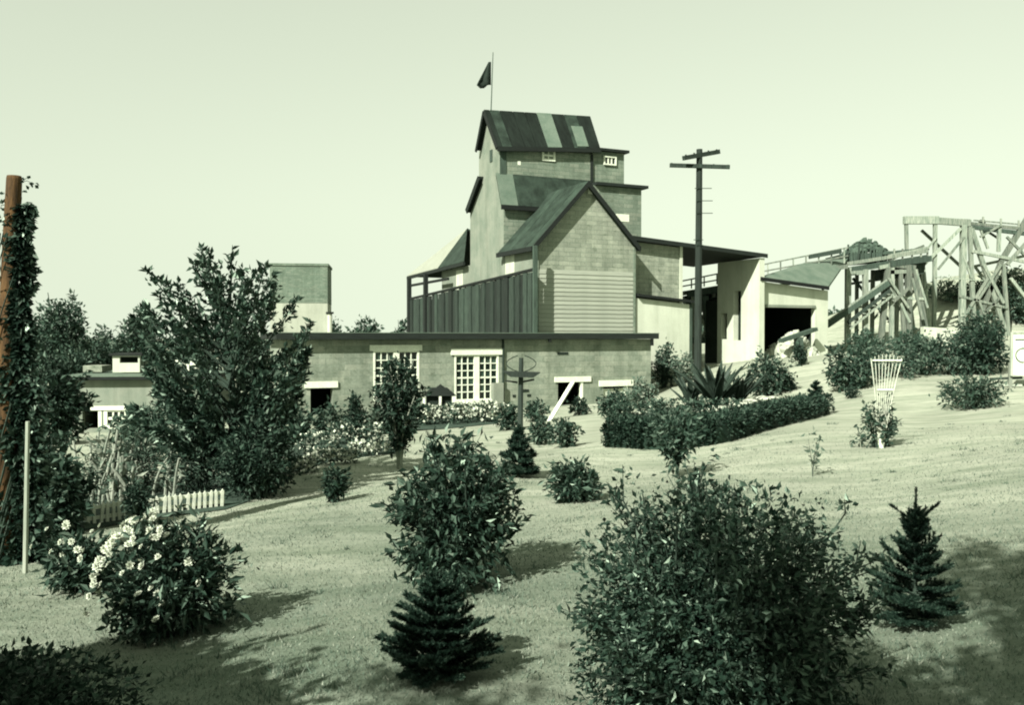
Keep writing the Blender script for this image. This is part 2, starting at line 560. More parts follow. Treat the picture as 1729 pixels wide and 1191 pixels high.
def wall_holes(mb, x0, x1, z0, z1, y0, y1, holes, swap=False):
    """a wall slab from y0 (outer) to y1 (inner) in x-z with rectangular openings (hx0,hx1,hz0,hz1)"""
    xs = sorted(set([x0, x1] + [h[0] for h in holes] + [h[1] for h in holes]))
    zs = sorted(set([z0, z1] + [h[2] for h in holes] + [h[3] for h in holes]))
    def inside(i, j):
        if i < 0 or j < 0 or i >= len(xs) - 1 or j >= len(zs) - 1: return False
        cx, cz = (xs[i] + xs[i + 1]) / 2, (zs[j] + zs[j + 1]) / 2
        return not any(h[0] < cx < h[1] and h[2] < cz < h[3] for h in holes)
    def P(x, y, z): return (y, x, z) if swap else (x, y, z)
    for i in range(len(xs) - 1):
        for j in range(len(zs) - 1):
            if not inside(i, j): continue
            a, b, c, d = xs[i], xs[i + 1], zs[j], zs[j + 1]
            mb.add([P(a, y0, c), P(b, y0, c), P(b, y0, d), P(a, y0, d)], [(0, 1, 2, 3)])
            mb.add([P(a, y1, c), P(b, y1, c), P(b, y1, d), P(a, y1, d)], [(3, 2, 1, 0)])
            for (ii, jj, q) in ((i - 1, j, (a, c, a, d)), (i + 1, j, (b, c, b, d)), (i, j - 1, (a, c, b, c)), (i, j + 1, (a, d, b, d))):
                if not inside(ii, jj):
                    mb.add([P(q[0], y0, q[1]), P(q[2], y0, q[3]), P(q[2], y1, q[3]), P(q[0], y1, q[1])], [(0, 1, 2, 3)])

def small_window(parent, x0, x1, z0, z1, y, cols, rows, bar=0.03, fr=0.07, name='window', out=0.03, sash_gap=None):
    """frame in the x-z plane at depth y (outer face), panes behind muntins"""
    b = MB()
    b.box((x0, y - out, z0), (x0 + fr, y + 0.06, z1)).box((x1 - fr, y - out, z0), (x1, y + 0.06, z1))
    b.box((x0 + fr, y - out, z1 - fr), (x1 - fr, y + 0.06, z1)).box((x0 + fr, y - out, z0), (x1 - fr, y + 0.06, z0 + fr))
    w = b.build(name, M['white'], parent)
    ax0, ax1, az0, az1 = x0 + fr, x1 - fr, z0 + fr, z1 - fr
    if sash_gap:
        m = (ax0 + ax1) / 2
        MB().box((m - sash_gap / 2, y - out + 0.003, az0), (m + sash_gap / 2, y + 0.055, az1)).build('mullion', M['white'], w)
        spans = [(ax0, m - sash_gap / 2), (m + sash_gap / 2, ax1)]
    else:
        spans = [(ax0, ax1)]
    pm = None
    for (a, c) in spans:
        pw, ph = (c - a) / cols, (az1 - az0) / rows
        mb = MB()
        for i in range(1, cols):
            mb.box((a + i * pw - bar / 2, y + 0.002, az0), (a + i * pw + bar / 2, y + 0.035, az1))
        for j in range(1, rows):
            bb = bar * (1.6 if j == rows // 2 else 1)
            mb.box((a, y + 0.005, az0 + j * ph - bb / 2), (c, y + 0.033, az0 + j * ph + bb / 2))
        mb.build('muntin', M['white'], w)
        for i in range(cols):
            for j in range(rows):
                if pm is None:
                    pm = MB().box((-pw / 2, -0.004, -ph / 2), (pw / 2, 0.004, ph / 2)).mesh('pane')
                link('pane', pm, M['glass'], w, (a + (i + .5) * pw, y + 0.045, az0 + (j + .5) * ph))
    return w

# ---- low block building in front
low = thing('block_building', 'long low block building with flat tarred roof under the tower', 'building', F.o, TH)
VL = -2.6
def fl(px, py): return F.v(px, py, VL)
uL, uR = fl(482, 600)[0], fl(1099, 600)[0]
ztop = ZE - 0.11
def hole(x0, y0, x1, y1):
    a, b = fl(x0, y0), fl(x1, y1)
    return (a[0], b[0], b[2], a[2])
H1 = hole(630, 592, 708, 676); H2 = hole(767, 599, 842, 676)
H3 = hole(942, 645, 983, 684); H4 = hole(1019, 652, 1058, 684); H5 = hole(524, 655, 562, 700)
wl = MB()
wall_holes(wl, uL, uR, -0.8, ztop, VL, VL + 0.3, [H1, H2, H3, H4, H5])
wl.build('front_wall', M['block'], low)
MB().box((uL, VL + 0.302, -0.8), (uL + 0.3, -0.05, ztop)).build('side_wall', M['block'], low)
MB().box((uR - 0.3, VL + 0.302, -0.8), (uR, -0.05, ztop)).build('side_wall', M['block'], low)
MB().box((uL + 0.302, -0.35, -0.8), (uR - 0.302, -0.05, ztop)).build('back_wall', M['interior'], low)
MB().box((uL - 0.35, VL - 0.32, ztop + 0.01), (uR + 0.15, -0.02, ZE + 0.10)).build('roof', M['dark_wood'], low)
MB().box((uL - 0.36, VL - 0.33, ZE + 0.102), (uR + 0.16, -0.02, ZE + 0.125)).build('roof_edge', M['roof_light'], low)
def lintel(x0, y0, x1, y1):
    a, b = fl(x0, y0), fl(x1, y1)
    MB().box((a[0], VL - 0.06, b[2]), (b[0], VL + 0.12, a[2])).build('lintel', M['white'], low)
lintel(624, 583, 712, 592); lintel(761, 589, 848, 599); lintel(936, 637, 997, 644.5); lintel(1011, 643, 1068, 651.5); lintel(514, 645, 570, 654.5)
small_window(low, H1[0], H1[1], H1[2], H1[3], VL + 0.02, 3, 6, sash_gap=0.2, bar=0.035)
small_window(low, H2[0], H2[1], H2[2], H2[3], VL + 0.02, 3, 6, sash_gap=0.2, bar=0.035)
a = fl(763, 676); b_ = fl(846, 681)
MB().box((a[0], VL - 0.1, b_[2]), (b_[0], VL + 0.1, a[2] - 0.004)).build('sill', M['white'], low)
# opened hatch frames
for Hh in (H3, H4):
    MB().box((Hh[1] - 0.06, VL - 0.02, Hh[2]), (Hh[1] + 0.03, VL + 0.1, Hh[3] - 0.003)).build('jamb', M['white'], low)
a = fl(1019, 657); b_ = fl(1058, 684)
MB().box((a[0], VL + 0.08, b_[2]), (b_[0] - 0.07, VL + 0.11, a[2])).build('hatch_panel', M['plaster'], low)
x = fl(848.5, 600)[0]
MB().tube([(x, VL - 0.06, ztop), (x, VL - 0.06, ZE - 2.6)], 0.04).build('downpipe', M['wire'], low)
a = fl(829, 647); b_ = fl(846, 680)
MB().box((a[0], VL - 0.22, b_[2]), (b_[0], VL - 0.012, a[2])).build('utility_box', M['siding_side'], low)
for (px, py, w) in ((950, 597, 18), (886, 660, 13), (893, 668, 6), (868, 669, 5)):
    a = fl(px - w / 2, py - 2); b_ = fl(px + w / 2, py + 2)
    MB().box((a[0], VL - 0.02, b_[2]), (b_[0], VL + 0.02, a[2])).build('vent', M['interior'], low)
# corner board at the left end
MB().box((uL - 0.06, VL - 0.05, -0.8), (uL + 0.1, VL - 0.004, ztop - 1.0)).build('corner_board', M['white'], low)
for (px, hh) in ((1093, .25), (921, .1)):
    x = fl(px, 575)[0]
    MB().box((x, VL - 0.3, ztop - hh), (x + 0.09, VL - 0.2, ztop + 0.008)).build('bracket', M['dark_wood'], low)

# ---- the tall mill
mill = thing('mill_tower', 'tall stepped mill with steep roofs rising behind the low block building', 'building', F.o, TH)
gL, gR = F.v(905, 567, 0)[0], F.v(1072, 567, 0)[0]
zEL, zAP, zER = F.v(905, 408, 0)[2], F.v(993, 314, 0)[2], F.v(1072, 411, 0)[2]
uAP = F.v(993, 314, 0)[0]
D1 = F.uu(850, 342, 0)[1]            # front plane of the middle block
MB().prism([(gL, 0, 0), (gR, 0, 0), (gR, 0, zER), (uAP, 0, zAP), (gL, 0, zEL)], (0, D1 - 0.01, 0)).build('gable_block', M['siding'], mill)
# pale boarding on the block's left side, above the plank wall
z0 = ZE
MB().box((gL - 0.03, 0.1, 1.0), (gL - 0.004, D1, zEL - 0.12)).build('side_boarding', M['siding_side'], mill)
a, b_ = F.uu(870, 440, gL), F.uu(855, 480, gL)
MB().box((gL - 0.05, a[1], 3.2), (gL - 0.032, b_[1], zEL - 0.2)).build('white_panel', M['plaster'], mill)
# clapboards
zc0, zc1 = F.v(985, 566, 0)[2], F.v(985, 457, 0)[2]
nb = 15
cb = None
for i in range(nb):
    h = (zc1 - zc0) / nb
    m = MB().prism([(gL + 0.11, -0.012, 0), (gL + 0.11, -0.04, 0), (gL + 0.11, -0.014, h * 0.99)], (gR - gL - 0.22, 0, 0))
    if cb is None: cb = m.mesh('clapboard')
    link('clapboard', cb, M['clap'], mill, (0, 0, zc0 + i * h))
for x in (gL, gR - 0.1):
    MB().box((x, -0.05, 0.5), (x + 0.1, -0.004, zEL - 0.02)).build('corner_post', M['siding_dim'], mill)
# gable roof
OV = 0.28
ap = F.v(994, 306, -OV); el = F.v(899, 417, -OV); er = F.v(1081, 417, -OV)
for (name, p, q) in (('roof', ap, el), ('roof', ap, er)):
    pts = [p, q, q + np.array([0, D1 + OV - 0.01, 0]), p + np.array([0, D1 + OV - 0.01, 0])]
    r = MB().prism([t - np.array([0, 0, 0.10]) for t in pts], (0, 0, 0.10)).build(name, M['roof_mid'], mill)
    for i in range(5):
        y0, y1 = (D1 + OV) * i / 5 + .01, (D1 + OV) * (i + 1) / 5 - .012
        MB().prism([p + (0, y0, .003), p + (0, y1, .003), q + (0, y1, .003), q + (0, y0, .003)], (0, 0, .02 + .008 * (i % 2))).build('roof_strip', M['roof_mid' if i % 3 else 'roof_worn'], r)
    d = q - p
    MB().prism([p + (0, -.03, .03), q + (0, -.03, .03), q + (0, -.03, -.22), p + (0, -.03, -.22)], (0, 0.027, 0)).build('rake_board', M['dark_wood'], r)
    MB().beam(q + (0, 0, -.06), q + np.array([0, D1 + OV, -0.06]), 0.1, 0.18).build('fascia', M['dark_wood'], r)
# middle and upper bodies: gable ends face left
def U(px, py, u=0.0): return F.uu(px, py, u)
mid_fe, mid_ft = U(850, 343), U(839, 298)
mid_bt, mid_be = U(809, 302), U(794, 352)
uM = F.v(1003, 320, mid_fe[1])[0]
zero = lambda p: np.array([0, p[1], 0])
MB().prism([zero(mid_fe), mid_fe, mid_ft, mid_bt, mid_be, zero(mid_be)], (uM, 0, 0)).build('middle_block', M['siding_side'], mill)
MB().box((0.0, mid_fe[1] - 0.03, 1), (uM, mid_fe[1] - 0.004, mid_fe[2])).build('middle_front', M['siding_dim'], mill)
up_f, up_a, up_b = U(844, 246), U(825, 189), U(808, 252)
vUF, vUB = up_f[1], up_b[1]
vA = up_a[1]
uT = F.v(1000, 270, vUF)[0]
zb = mid_ft[2] - 1.2
MB().prism([(0.02, vUF, zb), (0.02, vUF, up_f[2]), (0.02, vA, up_a[2]), (0.02, vUB, up_b[2]), (0.02, vUB, zb)], (uT - 0.02, 0, 0)).build('upper_block', M['siding_side'], mill)
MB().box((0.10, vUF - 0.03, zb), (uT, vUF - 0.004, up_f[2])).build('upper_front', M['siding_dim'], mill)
MB().box((-0.02, vUF - 0.06, mid_ft[2]), (0.28, vUF - 0.032, up_f[2])).build('corner_board', M['timber_dark'], mill)
MB().box((uT - 0.12, vUF - 0.06, mid_ft[2]), (uT + 0.02, vUF - 0.032, up_f[2])).build('corner_board', M['dark_wood'], mill)
# upper roof in strips of roofing
rl = F.uu(824, 182, -0.22); rr = F.v(997, 197, vA)
e_l = F.uu(842, 247, -0.22); e_r = F.v(1014, 251, vUF - 0.22)
e_l = np.array([e_l[0], vUF - 0.22, e_l[2]]); rl = np.array([rl[0], vA, rl[2]])
def lerp(a, b, t): return a + (b - a) * t
cuts = [0, .05, .14, .26, .37, .48, .62, .74, .86, 1.0]
shade = ['roof', 'roof_mid', 'roof', 'roof', 'roof', 'roof_light', 'roof', 'roof_mid', 'roof']
thick = np.array([0, 0.03, 0.06])
top_roof = MB().prism([rl - (0, 0, .12), rr - (0, 0, .12), e_r - (0, 0, .12), e_l - (0, 0, .12)], (0, 0, 0.11)).build('roof', M['roof'], mill)
for i in range(9):
    a, b = cuts[i], cuts[i + 1] - 0.004
    lift = 0.012 if shade[i] == 'roof_light' else 0.0
    p = [lerp(rl, rr, a), lerp(rl, rr, b), lerp(e_l, e_r, b), lerp(e_l, e_r, a)]
    MB().prism(p, (0, -0.01, 0.025 + lift)).build('roof_strip', M[shade[i]], top_roof)
p = [lerp(lerp(rl, rr, s), lerp(e_l, e_r, s), t) + np.array([0, -0.02, 0.035]) for s, t in ((.77, .36), (.88, .36), (.88, .97), (.77, .97))]
MB().prism(p, (0, -0.01, 0.012)).build('roof_patch', M['roof_light'], top_roof)
bl = F.uu(804, 254, -0.22)
bk = np.array([0, bl[1], bl[2]])
MB().prism([rl - (0, 0, .10), rr - (0, 0, .10), np.array([rr[0], bl[1], bl[2]]), bl], (0, 0.02, 0.09)).build('back_roof', M['roof'], mill)
MB().beam(e_l - (0, .02, .08), e_r - (0, .02, .08), 0.10, 0.18).build('fascia', M['dark_wood'], mill)
for q in (e_l, bl):
    MB().beam(rl + (-0.02, 0, -.06), q + np.array([-0.02, 0, -.06]), 0.05, 0.16).build('rake_board', M['dark_wood'], mill)
# middle roof, front slope (one pale strip) and back slope
ml = F.uu(836, 293, -0.22); me_ = F.uu(849, 345, -0.22)
ml = np.array([-0.2, vUF - 0.03, ml[2]]); me_ = np.array([-0.2, mid_fe[1] - 0.22, me_[2]])
w_ = np.array([uM + 0.2, 0, 0])
mr = MB().prism([ml - (0, 0, .1), ml + w_ - (0, 0, .1), me_ + w_ - (0, 0, .1), me_ - (0, 0, .1)], (0, 0, 0.1)).build('roof', M['roof'], mill)
for (a, b, mm) in ((0.0, 0.17, 'roof_light'), (0.172, 0.5, 'roof_mid'), (0.502, 1.0, 'roof_mid')):
    MB().prism([ml + w_ * a, ml + w_ * b, me_ + w_ * b, me_ + w_ * a], (0, -0.012, 0.025)).build('roof_strip', M[mm], mr)
MB().beam(me_ - (0, .02, .09), me_ + w_ - (0, .02, .09), 0.1, 0.18).build('fascia', M['dark_wood'], mill)
mb1 = F.uu(809, 302, -0.2); mb2 = F.uu(788, 359, -0.2)
MB().prism([mb1, mb1 + w_, mb2 + w_, mb2], (0, 0.03, 0.12)).build('back_roof', M['roof'], mill)
MB().beam(mb1 + (-.02, 0, .04), mb2 + (-.02, 0, .04), 0.05, 0.26).build('rake_board', M['dark_wood'], mill)
# flat roofed annexes to the right
a = F.v(1003, 258, vUF); b_ = F.v(1054, 312, vUF)
MB().box((uT + 0.03, vUF + 0.02, zb), (b_[0], vUB - 0.1, F.v(1030, 257, vUF)[2])).build('upper_annex', M['siding_dim'], mill)
zt = F.v(1030, 257, vUF)[2]
MB().box((uT + 0.01, vUF - 0.2, zt + 0.002), (F.v(1059, 258, vUF)[0], vUB, zt + 0.12)).build('annex_roof', M['dark_wood'], mill)
b_ = F.v(1083, 320, mid_fe[1])
zt = F.v(1045, 316, mid_fe[1])[2]
MB().box((uM + 0.01, mid_fe[1], 0), (b_[0], mid_be[1] - 0.2, zt)).build('lower_annex', M['siding_dim'], mill)
MB().box((uM + 0.02, mid_fe[1] - 0.2, zt + 0.002), (F.v(1091, 318, mid_fe[1])[0], mid_be[1], zt + 0.13)).build('annex_roof', M['dark_wood'], mill)
a, b_ = F.v(1040, 361, mid_fe[1]), F.v(1062, 375, mid_fe[1])
MB().box((a[0], mid_fe[1] - 0.02, b_[2]), (b_[0], mid_fe[1] - 0.003, a[2])).build('white_panel', M['white'], mill)
# windows of the tower
a, b_ = F.v(915, 252, vUF - .03), F.v(937, 273, vUF - .03)
small_window(mill, a[0], b_[0], b_[2], a[2], vUF - 0.05, 2, 2, bar=0.05, fr=0.09)
a, b_ = F.v(1019, 263, vUF), F.v(1040, 280, vUF)
small_window(mill, a[0], b_[0], b_[2], a[2], vUF - 0.03, 3, 1, bar=0.06, fr=0.06)
a, b_ = F.v(874, 272, vUF - .03), F.v(879, 279, vUF - .03)
MB().box((a[0], vUF - 0.045, b_[2]), (b_[0], vUF - 0.031, a[2])).build('patch', M['white'], mill)
a, b_ = U(831, 252), U(827, 274)
MB().box((-0.01, a[1], b_[2]), (0.018, b_[1], a[2])).build('window', M['glass'], mill)
a, b_ = F.v(995, 316, -0.01), F.v(1002, 328, -0.01)
MB().box((a[0] - .05, -0.02, b_[2]), (b_[0] - .05, -0.003, a[2])).build('gable_vent', M['white'], mill)
# rubble lying on the middle roof
for (px, py, w, h) in ((950, 291, 16, 9), (918, 288, 8, 7)):
    pass

# rear lean-to with hip roof, the plank fenced walkway
e1 = F.uu(800, 440, -0.3); e2 = F.uu(688, 468, -0.3)
zE = (e1[2] + e2[2]) / 2
E1 = np.array([-0.3, mid_be[1] + 0.0, e1[2]]); E2 = np.array([-0.3, e2[1], e2[2]])
tp = F.uu(789, 388, 1.7)
T = np.array([1.7, max(tp[1], mid_be[1] + 0.02), tp[2]])
E3 = np.array([3.7, e2[1], e2[2]]); E4 = np.array([3.7, mid_be[1] + 0.02, e1[2]])
E1[1] = mid_be[1] + 0.02
mid_ = lerp(E1, E2, 0.42)
lean = MB().prism([E1, mid_, T], (0, 0, 0.08)).build('lean_to_roof', M['roof_mid'], mill)
MB().prism([mid_, E2, T], (0, 0, 0.083)).build('pale_sheet', M['metal_roof'], lean)
MB().prism([E2 + (0.01, 0, 0), E3, T], (0, 0, 0.08)).build('hip', M['roof_mid'], lean)
MB().prism([E3 + (0, .01, 0), E4, T], (0, 0, 0.08)).build('hip', M['roof_mid'], lean)
MB().beam(E1 - (0, 0, .05), E2 - (0, 0, .05), 0.1, 0.16).build('fascia', M['dark_wood'], lean)
vend = F.uu(746, 480, 0.0)[1]
MB().box((0.0, mid_be[1] + 0.005, 0), (3.5, vend, E1[2] - 0.12)).build('rear_wall', M['siding_side'], mill)
a, b_ = F.uu(782, 455, 0), F.uu(771, 480, 0)
MB().box((-0.02, a[1], 3.0), (-0.003, b_[1], E1[2] - 0.25)).build('white_panel', M['plaster'], mill)
UP = -0.32
vp0, vp1 = F.uu(903, 500, UP)[1], F.uu(693, 500, UP)[1]
zp0, zp1 = F.uu(903, 455, UP)[2], F.uu(693, 505, UP)[2]
nbd = 38
rngb = np.random.default_rng(8)
vcut = vp0 + (vp1 - vp0) * ((np.arange(nbd + 1) + np.concatenate([[0], rngb.uniform(-.33, .33, nbd - 1), [0]])) / nbd) ** 1.25
for i in range(nbd):
    # boards narrow towards the front so that their spacing follows the old carpentry
    a, b = vcut[i], vcut[i + 1]
    gap = 0.03 + 0.05 * rngb.random()
    zt = zp0 + (zp1 - zp0) * ((a + b) / 2 - vp0) / (vp1 - vp0) - 0.05 - 0.05 * rngb.random()
    th_ = 0.03 + (0.05 if i % 2 else 0.0)
    MB().box((UP - th_, a, 0.2), (UP, b - gap * (b - a) / 0.3, zt)).build('plank', M['plank'], mill)
MB().box((UP + 0.004, vp0, 0.2), (UP + 0.03, vp1, min(zp0, zp1) - 0.15)).build('backing_board', M['timber_dark'], mill)
MB().beam((UP - 0.03, vp0, zp0), (UP - 0.03, vp1, zp1), 0.14, 0.10).build('top_rail', M['dark_wood'], mill)
vps = F.uu(721, 500, UP)[1]
for vv, t in ((vp1, E2[2] - 0.1), (vps, E2[2] - 0.02)):
    MB().box((UP - 0.16, vv - 0.13, 0.2), (UP + 0.02, vv + 0.13, t)).build('post', M['dark_wood'], mill)
MB().box((UP - 0.1, vp0 - 0.12, 0.2), (UP + 0.06, vp0 - 0.004, F.uu(903, 415, UP)[2])).build('post', M['timber_dark'], mill)
zr = F.uu(722, 468, UP)[2] - 0.25
MB().beam((UP, vps - 3, zr), (UP, vp1, zr - .05), 0.1, 0.12).build('cross_rail', M['dark_wood'], mill)
# flag pole on the upper roof
q = F.w(F.v(829, 186, vA)); tpole = F.v(832.5, 88, vA); tpw = F.w(tpole)
fp = thing('flagpole', 'thin flagpole with drooping dark flag on the top roof ridge', 'flagpole', q)
MB().tube([(0, 0, -0.1), tuple(tpw - q)], 0.028, 0.018).build('pole', M['timber_dark'], fp)
ft = MB(); nfx, nfz = 7, 9
f_tl = F.w(F.v(829, 104, vA)) - q
sc = 40 / FPX
vv = []
for j in range(nfz):
    t = j / (nfz - 1)
    wdt = (4 + 20 * min(1, t * 1.15)) * sc * (1 if t < .9 else .75)
    for i in range(nfx):
        s = i / (nfx - 1)
        vv.append(f_tl + np.array([-s * wdt, 0.09 * math.sin(s * 9 + t * 2) * (0.3 + t), -t * 38 * sc - s * 8 * sc * t]))
ff = [(j * nfx + i, j * nfx + i + 1, (j + 1) * nfx + i + 1, (j + 1) * nfx + i) for j in range(nfz - 1) for i in range(nfx - 1)]
ft.add(vv, ff)
fo = ft.build('flag', M['cloth'], fp, smooth=True)
sol = fo.modifiers.new('thickness', 'SOLIDIFY'); sol.thickness = 0.008

# ---- open shed behind, to the right, and the white loading shed
VS = 0.75
shed = thing('open_shed', 'open sided shed with long dark roof behind the utility pole', 'building', F.o, TH)
def fs(px, py, v=None): return F.v(px, py, VS if v is None else v)
xs0, xs1 = fs(1084, 450)[0], fs(1284, 450)[0]
zsl, zsr = fs(1084, 405)[2], fs(1284, 434)[2]
DS = 5.2
xw1 = fs(1147, 450)[0]
MB().prism([(gR + 0.05, VS, 0), (xw1, VS, 0), (xw1, VS, lerp(zsl, zsr, (xw1 - xs0) / (xs1 - xs0)) - .1), (gR + .05, VS, zsl - .08)], (0, 0.2, 0)).build('front_wall', M['siding'], shed)
a = fs(1147, 450)[0]
MB().box((a + .004, VS - 0.05, 0), (a + 0.14, VS + 0.2, fs(1150, 416)[2])).build('post', M['plaster'], shed)
MB().prism([(xs0 - 1, VS - .35, zsl + .02), (xs1 + 0.1, VS - .35, zsr), (xs1 + .1, VS + DS, zsr - .1), (xs0 - 1, VS + DS, zsl - .1)], (0, 0, 0.10)).build('roof', M['dark_wood'], shed)
MB().prism([(xs0 - 1, VS - .38, zsl - .05), (xs1 + 0.1, VS - .38, zsr - .07), (xs1 + .1, VS - .38, zsr + .11), (xs0 - 1, VS - .38, zsl + .13)], (0, 0.027, 0)).build('fascia', M['dark_wood'], shed)
MB().box((xs0 + 0.5, VS + DS - 0.25, 0), (xs0 + 0.7, VS + DS - .05, zsl - .12)).build('post', M['timber'], shed)
# lower white lean-to
VW = 0.05
xa, xb = F.v(1074, 540, VW)[0], F.v(1164, 540, VW)[0]
za, zb_ = F.v(1074, 501, VW)[2], F.v(1164, 512, VW)[2]
lw = thing('white_lean_to', 'low whitewashed lean-to with sloping dark roof edge beside the gable', 'building', F.o, TH)
MB().prism([(max(xa, gR + 0.05), VW, 0), (xb, VW, 0), (xb, VW, zb_ - .06), (max(xa, gR + 0.05), VW, za - .06)], (0, 0.6, 0)).build('wall', M['plaster'], lw)
MB().prism([(xa, VW - .2, za), (xb + .15, VW - .2, zb_), (xb + .15, VW + 0.66, zb_ + .1), (xa, VW + 0.66, za + .1)], (0, 0, 0.1)).build('roof', M['dark_wood'], lw)
MB().box((xb + 0.01, VW - 0.03, 0), (xb + 0.13, VW + 0.1, zb_ - .05)).build('corner_post', M['timber_dark'], lw)
# dark brush shape against the grey wall: leaning conveyor chute
# white loading shed
gar = thing('loading_shed', 'whitewashed loading shed with big dark opening and grey sloping roof', 'building', F.o, TH)
xg0, xg1 = xs1, fs(1398, 520)[0]
zg0, zg1 = fs(1284, 474)[2], fs(1398, 489)[2]
a, b_ = fs(1291, 519), fs(1376, 590)
ho = (a[0], b_[0], 0.0, a[2])
gw = MB()
wall_holes(gw, xg0, xg1, -0.2, min(zg0, zg1) - 0.05, VS, VS + 0.25, [ho])
gw.build('front_wall', M['plaster'], gar)
MB().prism([(xg0, VS + .002, zg1 - .055), (xg1, VS + .002, zg1 - .055), (xg0, VS + .002, zg0 - .03)], (0, 0.24, 0)).build('gable_fill', M['plaster'], gar)
MB().box((ho[0], VS - 0.05, ho[3] + 0.003), (ho[1], VS - 0.003, ho[3] + 0.12)).build('lintel', M['siding_side'], gar)
MB().box((xg1 - .25, VS + 0.252, -0.2), (xg1, VS + 4.4, zg1 - .08)).build('side_wall', M['plaster'], gar)
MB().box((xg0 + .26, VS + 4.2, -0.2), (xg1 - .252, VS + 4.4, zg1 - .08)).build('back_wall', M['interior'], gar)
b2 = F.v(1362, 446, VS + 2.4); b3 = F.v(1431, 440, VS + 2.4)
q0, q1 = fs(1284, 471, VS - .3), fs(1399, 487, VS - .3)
MB().box((xg1 - .32, VS + 0.3, -0.2), (xg1 - .26, VS + 4.15, zg1 - .1)).build('added_dark_lining', M['interior'], gar)  # dark boxes added inside so the opening stays black despite the sun
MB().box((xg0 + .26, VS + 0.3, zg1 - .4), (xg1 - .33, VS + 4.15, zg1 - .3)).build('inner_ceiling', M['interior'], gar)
MB().box((xg0 + .05, VS + 0.3, -0.2), (xg0 + .15, VS + 4.15, zg1 - .45)).build('added_dark_lining', M['interior'], gar)
gr_ = MB().prism([q0, q1, b3, b2], (0, 0, 0.10)).build('roof', M['roof_light'], gar)
MB().beam(q0 - (0, .02, 0), q1 - (0, .02, 0), 0.07, 0.16).build('fascia', M['dark_wood'], gr_)
MB().prism([b2, b3, b3 + (0, 2.0, -1.0), b2 + (0, 2.0, -1.0)], (0, 0, 0.1)).build('back_slope', M['roof_light'], gr_)
MB().prism([q1 - (.05, -.3, .1), b3 - (.3, 0, .1), b3 + (-.3, 2, -1.1)], (0.03, 0, 0)).build('end_boarding', M['timber_dark'], gar)
# tall side wall facing left, with two openings
vb = F.uu(1220, 500, xs1)[1]
zt_ = fs(1284, 436)[2]
o1 = F.uu(1260, 491, xs1); o1b = F.uu(1247, 575, xs1); o2 = F.uu(1236, 529, xs1); o2b = F.uu(1226, 573, xs1)
sw = MB()
wall_holes(sw, VS - 0.3, vb, -0.2, zt_ - 0.03, xs1 - 0.3, xs1 - 0.02, [(o1[1], o1b[1], o1b[2], o1[2]), (o2[1], o2b[1], o2b[2], o2[2])], swap=True)
sw.build('tall_side_wall', M['plaster'], gar)
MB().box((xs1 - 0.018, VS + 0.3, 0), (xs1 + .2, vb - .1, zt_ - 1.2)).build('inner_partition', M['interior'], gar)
rng = np.random.default_rng(11)

def rock_mesh(r, seed, sub=2):
    rg = np.random.default_rng(seed)
    import bmesh
    bm = bmesh.new()
    bmesh.ops.create_icosphere(bm, subdivisions=sub, radius=1.0)
    ph = rg.uniform(0, 6, 6)
    for v in bm.verts:
        c = v.co
        k = 1 + 0.22 * math.sin(c.x * 2.3 + ph[0]) + 0.18 * math.sin(c.y * 3.1 + ph[1]) + 0.16 * math.sin(c.z * 3.7 + ph[2]) + 0.1 * math.sin((c.x + c.y) * 6 + ph[3])
        v.co = Vector((c.x * k * r[0], c.y * k * r[1], c.z * k * r[2]))
    me = bpy.data.meshes.new('rock'); bm.to_mesh(me); bm.free()
    return me
def rubble(name, centre, rx, ry, rz, n, smin, smax, mat, label, cat, seed):
    rg = np.random.default_rng(seed)
    protos = []
    for k in range(4):
        me = rock_mesh((1, .8, .7), seed * 7 + k, 1)
        v = np.array([x.co[:] for x in me.vertices]); f = np.array([list(p.vertices) for p in me.polygons])
        protos.append((v, f)); bpy.data.meshes.remove(me)
    mb = MB()
    for _ in range(n):
        a = rg.uniform(0, 6.28); r = math.sqrt(rg.random())
        x, y = r * math.cos(a), r * math.sin(a)
        z = (1 - r) ** 0.8 * rz * rg.uniform(.75, 1.0)
        s = rg.uniform(smin, smax)
        R = np.array(Matrix.Rotation(rg.uniform(0, 6), 3, Vector(rg.normal(size=3))))
        v, f = protos[rg.integers(4)]
        mb.addq(v @ R.T * s + np.array([x * rx, y * ry, z]), f)
    # filled body so that the heap is solid
    o = mb.build(name, mat, None, centre)
    return tag(o, label, cat, kind='stuff')
gc = F.w(np.array([(ho[0] * .3 + ho[1] * .7), VS + 0.5, F.v(1340, 600, VS)[2] - 0.15]))
rubble('rubble', gc, 1.2, 0.9, 1.3, 280, 0.10, 0.3, M['rock'], 'heap of white broken stone spilling inside the loading opening', 'rubble', 5)
ch = thing('ore_chute', 'dark wooden chute tipped up before the loading opening', 'chute', F.w(F.v(1350, 610, VS - .5)))
def chl(px, py, v): return F.w(F.v(px, py, v)) - np.array(ch.location)
MB().beam(chl(1318, 576, VS - .5), chl(1377, 556, VS - .5), 0.3, 0.16).build('tray', M['timber_dark'], ch)
MB().beam(chl(1348, 570, VS - .5), chl(1350, 615, VS - .5), 0.34).build('leg', M['timber_dark'], ch)

